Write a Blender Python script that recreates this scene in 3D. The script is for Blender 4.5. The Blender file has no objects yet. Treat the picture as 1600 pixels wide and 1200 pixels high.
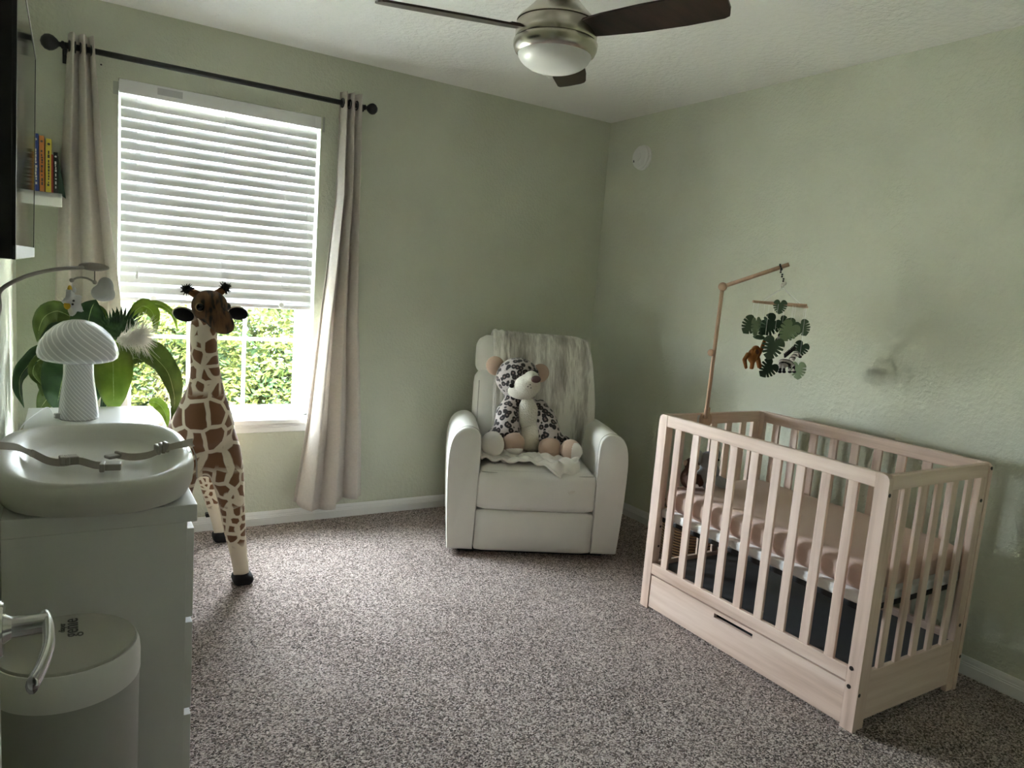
import bpy, bmesh, math, random
from mathutils import Vector, Matrix, Euler
random.seed(7)
SC = bpy.context.scene
COL = SC.collection
PI = math.pi

# ------------------------------------------------------------------ camera
F_PX = 1121.73
CAM = Vector((-2.9691, -3.7916, 1.3503))
YAW, PITCH, ROLL = 0.5596, -0.1332, 0.0782
def cam_axes():
    cy, sy, cp, sp = math.cos(YAW), math.sin(YAW), math.cos(PITCH), math.sin(PITCH)
    f = Vector((sy*cp, cy*cp, sp)); r = Vector((cy, -sy, 0)); u = r.cross(f)
    cr, sr = math.cos(ROLL), math.sin(ROLL)
    return cr*r + sr*u, -sr*r + cr*u, f
CR, CU, CF = cam_axes()
cd = bpy.data.cameras.new('camera'); cam = bpy.data.objects.new('camera', cd); COL.objects.link(cam)
cam.matrix_world = Matrix(((CR.x, CU.x, -CF.x, CAM.x), (CR.y, CU.y, -CF.y, CAM.y), (CR.z, CU.z, -CF.z, CAM.z), (0, 0, 0, 1)))
cd.sensor_width = 36.0; cd.lens = F_PX/1600*36.0; cd.clip_start = 0.02; cd.clip_end = 200
SC.camera = cam
def ray(x, y): return CF + CR*((x-800)/F_PX) - CU*((y-600)/F_PX)
def atY(x, y, Y): d = ray(x, y); return CAM + d*((Y-CAM.y)/d.y)     # pixel -> point at a known depth
def atX(x, y, X): d = ray(x, y); return CAM + d*((X-CAM.x)/d.x)
def atZ(x, y, Z): d = ray(x, y); return CAM + d*((Z-CAM.z)/d.z)

# ------------------------------------------------------------------ light
SKY = 92.0; SUN = 255.0
w = bpy.data.worlds.new('world'); SC.world = w; w.use_nodes = True
bg = w.node_tree.nodes['Background']; bg.inputs[0].default_value = (0.84, 0.94, 1.0, 1); bg.inputs[1].default_value = SKY
def area_light(name, loc, rot, sx, sy, power, col=(1, 1, 1), portal=False):
    l = bpy.data.lights.new(name, 'AREA'); l.shape = 'RECTANGLE'; l.size = sx; l.size_y = sy; l.energy = power; l.color = col
    o = bpy.data.objects.new(name, l); COL.objects.link(o); o.location = loc; o.rotation_euler = rot
    if portal: l.cycles.is_portal = True
    return o
sn = bpy.data.lights.new('sun_offscreen', 'SUN'); sn.energy = SUN; sn.angle = 0.03; sn.color = (1.0, 0.96, 0.88)
so_ = bpy.data.objects.new('sun_offscreen', sn); COL.objects.link(so_); so_.rotation_euler = Vector((0.22, 0.34, -0.92)).to_track_quat('-Z', 'Y').to_euler()   # high, from behind the house: none enters the window
# sampling portal in the window opening (gives off no light of its own)
area_light('window_portal', (-2.317, 0.145, 1.35), (math.radians(-90), 0, 0), 0.95, 1.62, 1, portal=True)
SC.view_settings.view_transform = 'Standard'; SC.view_settings.look = 'None'
SC.view_settings.gamma = 1.0; SC.view_settings.use_curve_mapping = False
SC.view_settings.exposure = 0.0
SC.cycles.max_bounces = 10; SC.cycles.diffuse_bounces = 7; SC.cycles.glossy_bounces = 4
SC.cycles.transparent_max_bounces = 12
SC.cycles.sample_clamp_indirect = 60.0; SC.cycles.caustics_reflective = False; SC.cycles.caustics_refractive = False

# ------------------------------------------------------------------ materials
def node_mat(name):
    m = bpy.data.materials.new(name); m.use_nodes = True
    nt = m.node_tree; b = nt.nodes['Principled BSDF']
    return m, nt, b
def lk(nt, a, b): nt.links.new(a, b)
def N(nt, t, **kw):
    n = nt.nodes.new(t)
    for k, v in kw.items():
        if k.startswith('i_'):
            key = k[2:]; key = int(key) if key.isdigit() else key
            n.inputs[key].default_value = v
        else: setattr(n, k, v)
    return n
def coords(nt, scale=(1, 1, 1), kind='Object', rot=(0, 0, 0)):
    tc = N(nt, 'ShaderNodeTexCoord'); mp = N(nt, 'ShaderNodeMapping')
    mp.inputs['Scale'].default_value = scale; mp.inputs['Rotation'].default_value = rot
    lk(nt, tc.outputs[kind], mp.inputs[0]); return mp.outputs[0]
def ramp(nt, fac, stops, interp='LINEAR'):
    r = N(nt, 'ShaderNodeValToRGB'); r.color_ramp.interpolation = interp
    el = r.color_ramp.elements
    while len(el) < len(stops): el.new(0.5)
    for e, (p, c) in zip(el, stops):
        e.position = p; e.color = (*c, 1) if len(c) == 3 else c
    lk(nt, fac, r.inputs[0]); return r.outputs[0]
def math_n(nt, op, a, b=None, clamp=False):
    n = N(nt, 'ShaderNodeMath', operation=op, use_clamp=clamp)
    for i, v in enumerate((a, b)):
        if v is None: continue
        if isinstance(v, (int, float)): n.inputs[i].default_value = v
        else: lk(nt, v, n.inputs[i])
    return n.outputs[0]
def mixc(nt, fac, a, b):
    n = N(nt, 'ShaderNodeMix', data_type='RGBA')
    for s, v in ((n.inputs[0], fac), (n.inputs[6], a), (n.inputs[7], b)):
        if isinstance(v, (int, float)): s.default_value = v
        elif isinstance(v, tuple): s.default_value = (*v, 1)
        else: lk(nt, v, s)
    return n.outputs[2]
def noise(nt, vec, scale, detail=3.0, rough=0.55):
    n = N(nt, 'ShaderNodeTexNoise'); n.inputs['Scale'].default_value = scale; n.inputs['Detail'].default_value = detail
    n.inputs['Roughness'].default_value = rough; lk(nt, vec, n.inputs['Vector']); return n.outputs['Fac']
def bump(nt, b, h, strength, dist=0.01):
    n = N(nt, 'ShaderNodeBump'); n.inputs['Strength'].default_value = strength; n.inputs['Distance'].default_value = dist
    lk(nt, h, n.inputs['Height']); lk(nt, n.outputs[0], b.inputs['Normal'])
def mat(name, col, rough=0.5, metal=0.0, spec=0.5, var=0.0, vscale=8.0, bs=0.0, bscale=60.0, bdist=0.004, stretch=(1, 1, 1),
        trans=0.0, sheen=0.0, coat=0.0, alpha=None, aniso=0.0):
    m, nt, b = node_mat(name)
    b.inputs['Roughness'].default_value = rough; b.inputs['Metallic'].default_value = metal
    b.inputs['Specular IOR Level'].default_value = spec
    b.inputs['Base Color'].default_value = (*col, 1)
    if sheen: b.inputs['Sheen Weight'].default_value = sheen
    if coat: b.inputs['Coat Weight'].default_value = coat
    if aniso: b.inputs['Anisotropic'].default_value = aniso
    if var or bs: v = coords(nt, stretch)
    if var:
        f = noise(nt, v, vscale)
        lo = tuple(c*(1-var) for c in col); hi = tuple(min(1, c*(1+var)) for c in col)
        lk(nt, ramp(nt, f, [(0.3, lo), (0.7, hi)]), b.inputs['Base Color'])
    if bs: bump(nt, b, noise(nt, v, bscale), bs, bdist)
    if trans:
        t = N(nt, 'ShaderNodeBsdfTranslucent'); t.inputs[0].default_value = (*col, 1)
        mx = N(nt, 'ShaderNodeMixShader'); mx.inputs[0].default_value = trans
        out = nt.nodes['Material Output']; lk(nt, b.outputs[0], mx.inputs[1]); lk(nt, t.outputs[0], mx.inputs[2]); lk(nt, mx.outputs[0], out.inputs[0])
    return m

def m_wall():
    m, nt, b = node_mat('sage_wall_paint'); v = coords(nt)
    f = noise(nt, v, 3.0, 4); lk(nt, ramp(nt, f, [(0.3, (0.570, 0.588, 0.480)), (0.7, (0.615, 0.632, 0.525))]), b.inputs['Base Color'])
    b.inputs['Roughness'].default_value = 0.55; b.inputs['Specular IOR Level'].default_value = 0.35
    h = ramp(nt, noise(nt, v, 55, 3), [(0.42, (0, 0, 0)), (0.62, (1, 1, 1))]); bump(nt, b, h, 0.35, 0.004)
    return m
def m_ceiling():
    m, nt, b = node_mat('ceiling_paint'); v = coords(nt)
    b.inputs['Base Color'].default_value = (0.84, 0.83, 0.80, 1); b.inputs['Roughness'].default_value = 0.8
    h = ramp(nt, noise(nt, v, 34, 4), [(0.40, (0, 0, 0)), (0.60, (1, 1, 1))]); bump(nt, b, h, 0.4, 0.006)
    return m
def m_carpet():
    m, nt, b = node_mat('carpet_pile'); v = coords(nt)
    vo = N(nt, 'ShaderNodeTexVoronoi'); vo.inputs['Scale'].default_value = 225; vo.inputs['Randomness'].default_value = 1.0
    nz = N(nt, 'ShaderNodeTexNoise'); nz.inputs['Scale'].default_value = 110; nz.inputs['Detail'].default_value = 4; lk(nt, v, nz.inputs['Vector'])
    mx = N(nt, 'ShaderNodeVectorMath', operation='MULTIPLY_ADD'); lk(nt, nz.outputs['Color'], mx.inputs[0]); mx.inputs[1].default_value = (0.006, 0.006, 0.006); lk(nt, v, mx.inputs[2])
    lk(nt, mx.outputs[0], vo.inputs['Vector'])
    sep = N(nt, 'ShaderNodeSeparateColor'); lk(nt, vo.outputs['Color'], sep.inputs[0])
    big = noise(nt, v, 2.2, 3)
    fac = math_n(nt, 'ADD', sep.outputs[0], math_n(nt, 'MULTIPLY', math_n(nt, 'SUBTRACT', big, 0.5), 0.35))
    c = ramp(nt, fac, [(0.06, (0.052, 0.034, 0.028)), (0.30, (0.23, 0.165, 0.142)), (0.55, (0.46, 0.365, 0.330)), (0.92, (0.86, 0.745, 0.70))])
    lk(nt, c, b.inputs['Base Color']); b.inputs['Roughness'].default_value = 0.95; b.inputs['Specular IOR Level'].default_value = 0.1
    b.inputs['Sheen Weight'].default_value = 0.15
    h = math_n(nt, 'ADD', math_n(nt, 'MULTIPLY', vo.outputs['Distance'], -1.0), math_n(nt, 'MULTIPLY', nz.outputs['Fac'], 0.8))
    bump(nt, b, h, 0.9, 0.012)
    return m
def m_wood(axis, name='pale_pine'):
    m, nt, b = node_mat(name + '_' + axis)
    s = {'x': (1.6, 26, 26), 'y': (26, 1.6, 26), 'z': (26, 26, 1.6)}[axis]
    v = coords(nt, s); f = noise(nt, v, 1.0, 5, 0.6)
    v2 = coords(nt, tuple(k*0.22 for k in s)); f2 = noise(nt, v2, 1.0, 2)
    fac = math_n(nt, 'ADD', math_n(nt, 'MULTIPLY', f, 0.6), math_n(nt, 'MULTIPLY', f2, 0.4))
    lk(nt, ramp(nt, fac, [(0.34, (0.51, 0.355, 0.275)), (0.5, (0.70, 0.535, 0.445)), (0.66, (0.81, 0.655, 0.565))]), b.inputs['Base Color'])
    b.inputs['Roughness'].default_value = 0.5; bump(nt, b, f, 0.12, 0.002)
    return m
def m_giraffe():
    m, nt, b = node_mat('giraffe_plush')
    tc = N(nt, 'ShaderNodeTexCoord'); v = tc.outputs['Object']
    nz = N(nt, 'ShaderNodeTexNoise'); nz.inputs['Scale'].default_value = 9; lk(nt, v, nz.inputs['Vector'])
    wv = N(nt, 'ShaderNodeVectorMath', operation='MULTIPLY_ADD'); lk(nt, nz.outputs['Color'], wv.inputs[0]); wv.inputs[1].default_value = (0.03, 0.03, 0.03); lk(nt, v, wv.inputs[2])
    sep = N(nt, 'ShaderNodeSeparateXYZ'); lk(nt, v, sep.inputs[0]); z = sep.outputs[2]
    def vor(scale, thr, soft):
        vo = N(nt, 'ShaderNodeTexVoronoi', feature='DISTANCE_TO_EDGE'); vo.inputs['Scale'].default_value = scale; vo.inputs['Randomness'].default_value = 0.75
        lk(nt, wv.outputs[0], vo.inputs['Vector'])
        return ramp(nt, vo.outputs['Distance'], [(thr, (0, 0, 0)), (thr+soft, (1, 1, 1))])
    big = vor(11.0, 0.075, 0.025); neck = vor(17.5, 0.095, 0.03); mid = vor(17.0, 0.11, 0.035); small = vor(27.0, 0.15, 0.04)
    f1 = ramp(nt, z, [(0.50, (0, 0, 0)), (0.54, (1, 1, 1))]); f2 = ramp(nt, z, [(0.34, (0, 0, 0)), (0.37, (1, 1, 1))])
    sp = mixc(nt, f2, small, mixc(nt, f1, mid, mixc(nt, ramp(nt, z, [(0.83, (0, 0, 0)), (0.86, (1, 1, 1))]), big, neck)))
    sp = mixc(nt, ramp(nt, z, [(0.17, (0, 0, 0)), (0.20, (1, 1, 1))]), (0.0, 0.0, 0.0), sp)
    c = mixc(nt, sp, (0.70, 0.61, 0.47), (0.175, 0.075, 0.027))
    lk(nt, c, b.inputs['Base Color']); b.inputs['Roughness'].default_value = 0.9; b.inputs['Sheen Weight'].default_value = 0.25
    bump(nt, b, noise(nt, v, 320, 2), 0.3, 0.002)
    return m
def m_giraffe_head():
    m, nt, b = node_mat('giraffe_face_plush'); v = coords(nt, (1, 1, 1))
    st = noise(nt, coords(nt, (55, 14, 14)), 1.0, 2)
    c = ramp(nt, st, [(0.40, (0.010, 0.006, 0.004)), (0.50, (0.085, 0.038, 0.014)), (0.75, (0.15, 0.072, 0.028))])
    lk(nt, c, b.inputs['Base Color']); b.inputs['Roughness'].default_value = 0.9
    bump(nt, b, noise(nt, v, 320, 2), 0.3, 0.002); return m
def m_leopard():
    m, nt, b = node_mat('leopard_plush'); v = coords(nt)
    nz = N(nt, 'ShaderNodeTexNoise'); nz.inputs['Scale'].default_value = 45; lk(nt, v, nz.inputs['Vector'])
    wv = N(nt, 'ShaderNodeVectorMath', operation='MULTIPLY_ADD'); lk(nt, nz.outputs['Color'], wv.inputs[0]); wv.inputs[1].default_value = (0.012, 0.012, 0.012); lk(nt, v, wv.inputs[2])
    vo = N(nt, 'ShaderNodeTexVoronoi'); vo.inputs['Scale'].default_value = 36; vo.inputs['Randomness'].default_value = 0.8; lk(nt, wv.outputs[0], vo.inputs['Vector'])
    c = ramp(nt, vo.outputs['Distance'], [(0.0, (0.17, 0.12, 0.105)), (0.17, (0.17, 0.12, 0.105)), (0.22, (0.010, 0.007, 0.007)), (0.49, (0.010, 0.007, 0.007)), (0.55, (0.44, 0.385, 0.365))])
    lk(nt, c, b.inputs['Base Color']); b.inputs['Roughness'].default_value = 0.85; b.inputs['Sheen Weight'].default_value = 0.3
    bump(nt, b, noise(nt, v, 300, 2), 0.3, 0.002); return m
def m_swirl(nm, k):
    m, nt, b = node_mat(nm)
    tc = N(nt, 'ShaderNodeTexCoord'); sep = N(nt, 'ShaderNodeSeparateXYZ'); lk(nt, tc.outputs['Object'], sep.inputs[0])
    ang = math_n(nt, 'ARCTAN2', sep.outputs[1], sep.outputs[0])
    t = math_n(nt, 'ADD', math_n(nt, 'MULTIPLY', ang, 26/(2*PI)), math_n(nt, 'MULTIPLY', sep.outputs[2], k))
    fr = math_n(nt, 'FRACT', t)
    c = ramp(nt, fr, [(0.0, (0.92, 0.92, 0.92)), (0.10, (0.92, 0.92, 0.92)), (0.20, (0.60, 0.60, 0.61)), (0.90, (0.64, 0.64, 0.65)), (1.0, (0.92, 0.92, 0.92))])
    lk(nt, c, b.inputs['Base Color']); b.inputs['Roughness'].default_value = 0.16
    b.inputs['Subsurface Weight'].default_value = 0.3; b.inputs['Subsurface Radius'].default_value = (0.02, 0.02, 0.02)
    return m
def m_fur():
    m, nt, b = node_mat('striped_faux_fur')
    v = coords(nt, (1, 0.16, 0.16)); f = noise(nt, v, 11, 3, 0.6)
    g = noise(nt, coords(nt, (1, 0.15, 0.15)), 120, 3)
    fac = math_n(nt, 'ADD', math_n(nt, 'MULTIPLY', f, 0.8), math_n(nt, 'MULTIPLY', g, 0.2))
    lk(nt, ramp(nt, fac, [(0.38, (0.30, 0.27, 0.23)), (0.48, (0.50, 0.47, 0.42)), (0.57, (0.80, 0.78, 0.71))]), b.inputs['Base Color'])
    b.inputs['Roughness'].default_value = 0.95; b.inputs['Sheen Weight'].default_value = 0.4
    bump(nt, b, g, 0.8, 0.008); return m
def m_wicker():
    m, nt, b = node_mat('dark_wicker'); v = coords(nt)
    wa = N(nt, 'ShaderNodeTexWave', bands_direction='Z'); wa.inputs['Scale'].default_value = 22; wa.inputs['Distortion'].default_value = 2; lk(nt, v, wa.inputs['Vector'])
    lk(nt, ramp(nt, wa.outputs['Fac'], [(0.2, (0.06, 0.03, 0.015)), (0.8, (0.34, 0.19, 0.08))]), b.inputs['Base Color'])
    bump(nt, b, wa.outputs['Fac'], 0.8, 0.01); b.inputs['Roughness'].default_value = 0.6; return m
def m_leaf(name, c1, c2, trans=0.35, scale=18, rough=0.4, spec=0.4):
    m, nt, b = node_mat(name); f = noise(nt, coords(nt), scale, 3)
    col = ramp(nt, f, [(0.3, c1), (0.7, c2)]); lk(nt, col, b.inputs['Base Color']); b.inputs['Roughness'].default_value = rough; b.inputs['Specular IOR Level'].default_value = spec
    if trans:
        t = N(nt, 'ShaderNodeBsdfTranslucent'); lk(nt, col, t.inputs[0]); mx = N(nt, 'ShaderNodeMixShader'); mx.inputs[0].default_value = trans
        lk(nt, b.outputs[0], mx.inputs[1]); lk(nt, t.outputs[0], mx.inputs[2]); lk(nt, mx.outputs[0], nt.nodes['Material Output'].inputs[0])
    return m
def m_glass():
    m, nt, b = node_mat('window_glass')
    tr = N(nt, 'ShaderNodeBsdfTransparent'); gl = N(nt, 'ShaderNodeBsdfGlossy'); gl.inputs['Roughness'].default_value = 0.02
    lw = N(nt, 'ShaderNodeLayerWeight'); fc = math_n(nt, 'ADD', math_n(nt, 'MULTIPLY', math_n(nt, 'POWER', lw.outputs['Facing'], 5.0), 0.7), 0.03)
    mx = N(nt, 'ShaderNodeMixShader'); lk(nt, fc, mx.inputs[0]); lk(nt, tr.outputs[0], mx.inputs[1]); lk(nt, gl.outputs[0], mx.inputs[2])
    lk(nt, mx.outputs[0], nt.nodes['Material Output'].inputs[0]); return m
def m_zebra():
    m, nt, b = node_mat('zebra_felt'); v = coords(nt)
    wa = N(nt, 'ShaderNodeTexWave', bands_direction='DIAGONAL'); wa.inputs['Scale'].default_value = 26; wa.inputs['Distortion'].default_value = 1.5; wa.inputs['Detail Scale'].default_value = 3
    lk(nt, v, wa.inputs['Vector'])
    lk(nt, ramp(nt, wa.outputs['Fac'], [(0.22, (0.015, 0.014, 0.014)), (0.32, (0.56, 0.50, 0.47))]), b.inputs['Base Color']); b.inputs['Roughness'].default_value = 0.9
    return m
def m_walnut():
    m, nt, b = node_mat('dark_walnut'); v = coords(nt, (2, 24, 24)); f = noise(nt, v, 1.0, 4)
    lk(nt, ramp(nt, f, [(0.3, (0.012, 0.007, 0.005)), (0.7, (0.045, 0.025, 0.018))]), b.inputs['Base Color']); b.inputs['Roughness'].default_value = 0.35
    return m

WALL = m_wall(); CEIL = m_ceiling(); CARPET = m_carpet()
WX, WY, WZ = m_wood('x'), m_wood('y'), m_wood('z')
TRIM = mat('white_trim_paint', (0.80, 0.80, 0.79), 0.35)
FRAMEW = mat('white_vinyl', (0.78, 0.80, 0.82), 0.35)
SILLM = mat('sill_paint', (0.80, 0.80, 0.79), 0.4)
GLASS = m_glass()
SLAT = mat('white_blind_slat', (0.76, 0.76, 0.77), 0.45)
CORD = mat('white_cord', (0.8, 0.8, 0.8), 0.7)
BLACKM = mat('matte_black_metal', (0.012, 0.012, 0.012), 0.4)
CURT = mat('oatmeal_linen', (0.66, 0.61, 0.56), 0.9, var=0.06, vscale=90, bs=0.35, bscale=260, bdist=0.002, trans=0.22)
LEATHER = mat('white_leather', (0.78, 0.77, 0.72), 0.36, bs=0.25, bscale=220, bdist=0.0015, var=0.03, vscale=5)
PIPING = mat('grey_seam_thread', (0.42, 0.41, 0.37), 0.6)
DARK = mat('dark_plinth', (0.02, 0.02, 0.02), 0.6)
NICKEL = mat('brushed_nickel', (0.50, 0.465, 0.41), 0.24, metal=1.0, bs=0.03, bscale=30, stretch=(1, 1, 30))
CHROME = mat('satin_chrome', (0.60, 0.60, 0.60), 0.18, metal=1.0)
FROST = mat('frosted_globe', (0.80, 0.80, 0.79), 0.35)
WALNUT = m_walnut()
WHITELAM = mat('white_laminate', (0.72, 0.72, 0.70), 0.45, bs=0.04, bscale=30, stretch=(1, 14, 1), bdist=0.001)
TRAYM = mat('cream_moulded_foam', (0.60, 0.59, 0.54), 0.32)
STRAP = mat('taupe_webbing', (0.46, 0.415, 0.37), 0.8, bs=0.3, bscale=500, bdist=0.001)
BUCKLE = mat('taupe_plastic', (0.36, 0.33, 0.30), 0.35)
PLASTIC = mat('white_plastic', (0.74, 0.74, 0.72), 0.28)
GREYPL = mat('grey_plastic', (0.36, 0.36, 0.34), 0.45)
PAILTOP = mat('taupe_pail_top', (0.40, 0.39, 0.35), 0.5)
PAILBODY = mat('grey_pail_body', (0.37, 0.37, 0.35), 0.35)
INK = mat('dark_print_and_hole_shade', (0.05, 0.05, 0.05), 0.6)  # print colour, also used to paint the shade inside the screw holes
SCREEN = mat('tv_screen', (0.006, 0.006, 0.007), 0.06, spec=0.9)
TVB = mat('tv_black', (0.008, 0.008, 0.008), 0.35)
SILVER = mat('silver_bezel', (0.7, 0.7, 0.7), 0.3, metal=0.8)
GIR, GIRH = m_giraffe(), m_giraffe_head()
CREAMP = mat('cream_plush', (0.72, 0.64, 0.50), 0.9, bs=0.4, bscale=300, bdist=0.002, sheen=0.3)
EYEP = mat('tan_eyelid_plush', (0.36, 0.22, 0.11), 0.9)
BLACKP = mat('black_plush', (0.008, 0.007, 0.007), 0.9, bs=0.5, bscale=250, bdist=0.003)
BROWNP = mat('brown_plush', (0.20, 0.09, 0.035), 0.9, bs=0.4, bscale=300, bdist=0.002)
EYE = mat('glossy_eye', (0.004, 0.003, 0.003), 0.08)
LEO = m_leopard()
TANP = mat('tan_plush', (0.52, 0.37, 0.28), 0.9, bs=0.5, bscale=240, bdist=0.003, sheen=0.3)
SHERPA = mat('cream_sherpa', (0.72, 0.69, 0.60), 0.95, bs=0.9, bscale=130, bdist=0.008)
IVORYP = mat('ivory_paw_plush', (0.72, 0.68, 0.62), 0.9, bs=0.5, bscale=240, bdist=0.003)
NOSEM = mat('maroon_nose', (0.06, 0.02, 0.018), 0.4)
FUR = m_fur()
SATIN = mat('cream_satin', (0.76, 0.73, 0.67), 0.3, sheen=0.4, bs=0.2, bscale=40, var=0.06, vscale=30)
MATT = mat('rose_brown_sheet', (0.60, 0.455, 0.395), 0.85, bs=0.15, bscale=300, bdist=0.001)
MATTW = mat('white_mattress_base', (0.80, 0.80, 0.80), 0.6)
LINER = mat('charcoal_liner', (0.085, 0.09, 0.10), 0.5)
SCREW = mat('dark_screw', (0.05, 0.04, 0.035), 0.4, metal=0.6)
BEECH = mat('beech_dowel', (0.56, 0.37, 0.25), 0.5, var=0.12, vscale=6, stretch=(8, 8, 1))
FELT_D = mat('dark_green_felt', (0.035, 0.065, 0.04), 0.95)
FELT_M = mat('mid_green_felt', (0.09, 0.14, 0.085), 0.95)
FELT_L = mat('light_green_felt', (0.22, 0.29, 0.17), 0.95)
FELT_O = mat('orange_brown_felt', (0.27, 0.10, 0.022), 0.95, bs=0.5, bscale=200)
FELT_G = mat('grey_felt', (0.30, 0.30, 0.30), 0.95)
ZEBRA = m_zebra()
BEADK = mat('black_bead', (0.01, 0.01, 0.01), 0.4)
BEADW = mat('white_bead', (0.7, 0.68, 0.6), 0.5)
SWIRL_S = m_swirl('swirl_glass_stem', 66.0); SWIRL_C = m_swirl('swirl_glass_cap', 42.0)
WICKER = m_wicker()
GREYPLUSH = mat('grey_plush', (0.33, 0.34, 0.36), 0.9, bs=0.5, bscale=240, bdist=0.003)
LEAF_D = m_leaf('dark_leaf', (0.012, 0.04, 0.012), (0.035, 0.09, 0.02), 0.15)
LEAF_M = m_leaf('green_leaf', (0.070, 0.115, 0.022), (0.135, 0.195, 0.045), 0.35)
LEAF_L = m_leaf('light_leaf', (0.15, 0.215, 0.035), (0.24, 0.31, 0.065), 0.50)
VEIN = mat('pale_leaf_vein', (0.42, 0.50, 0.20), 0.5)
PLUME = mat('cream_plume', (0.86, 0.82, 0.76), 0.95)
POT = mat('grey_planter', (0.30, 0.30, 0.29), 0.6, bs=0.2, bscale=60)
SOIL = mat('potting_soil', (0.03, 0.02, 0.015), 0.95, bs=0.8, bscale=80)
MOBARM = mat('warm_grey_arm', (0.33, 0.30, 0.28), 0.45)
YELF = mat('mustard_felt', (0.62, 0.40, 0.04), 0.9)
WHITEF = mat('white_felt', (0.72, 0.72, 0.74), 0.9, bs=0.3, bscale=200)
GRASS = mat('lawn_ground', (0.36, 0.37, 0.31), 0.95, var=0.15, vscale=3)
HEDGE1 = m_leaf('hedge_leaf', (0.018, 0.029, 0.006), (0.050, 0.054, 0.013), 0.3, scale=3, rough=0.7, spec=0.04)
HEDGE2 = m_leaf('hedge_leaf_dark', (0.008, 0.018, 0.007), (0.020, 0.034, 0.014), 0.3, scale=3, rough=0.7, spec=0.04)
BARK = mat('bark', (0.05, 0.045, 0.04), 0.9)
PALM = m_leaf('palm_frond', (0.035, 0.048, 0.028), (0.065, 0.078, 0.046), 0.3, rough=0.7, spec=0.04)
PATCH = mat('patched_primer', (0.40, 0.41, 0.37), 0.8)
STICKER = mat('grey_sticker', (0.50, 0.50, 0.52), 0.4)

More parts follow.
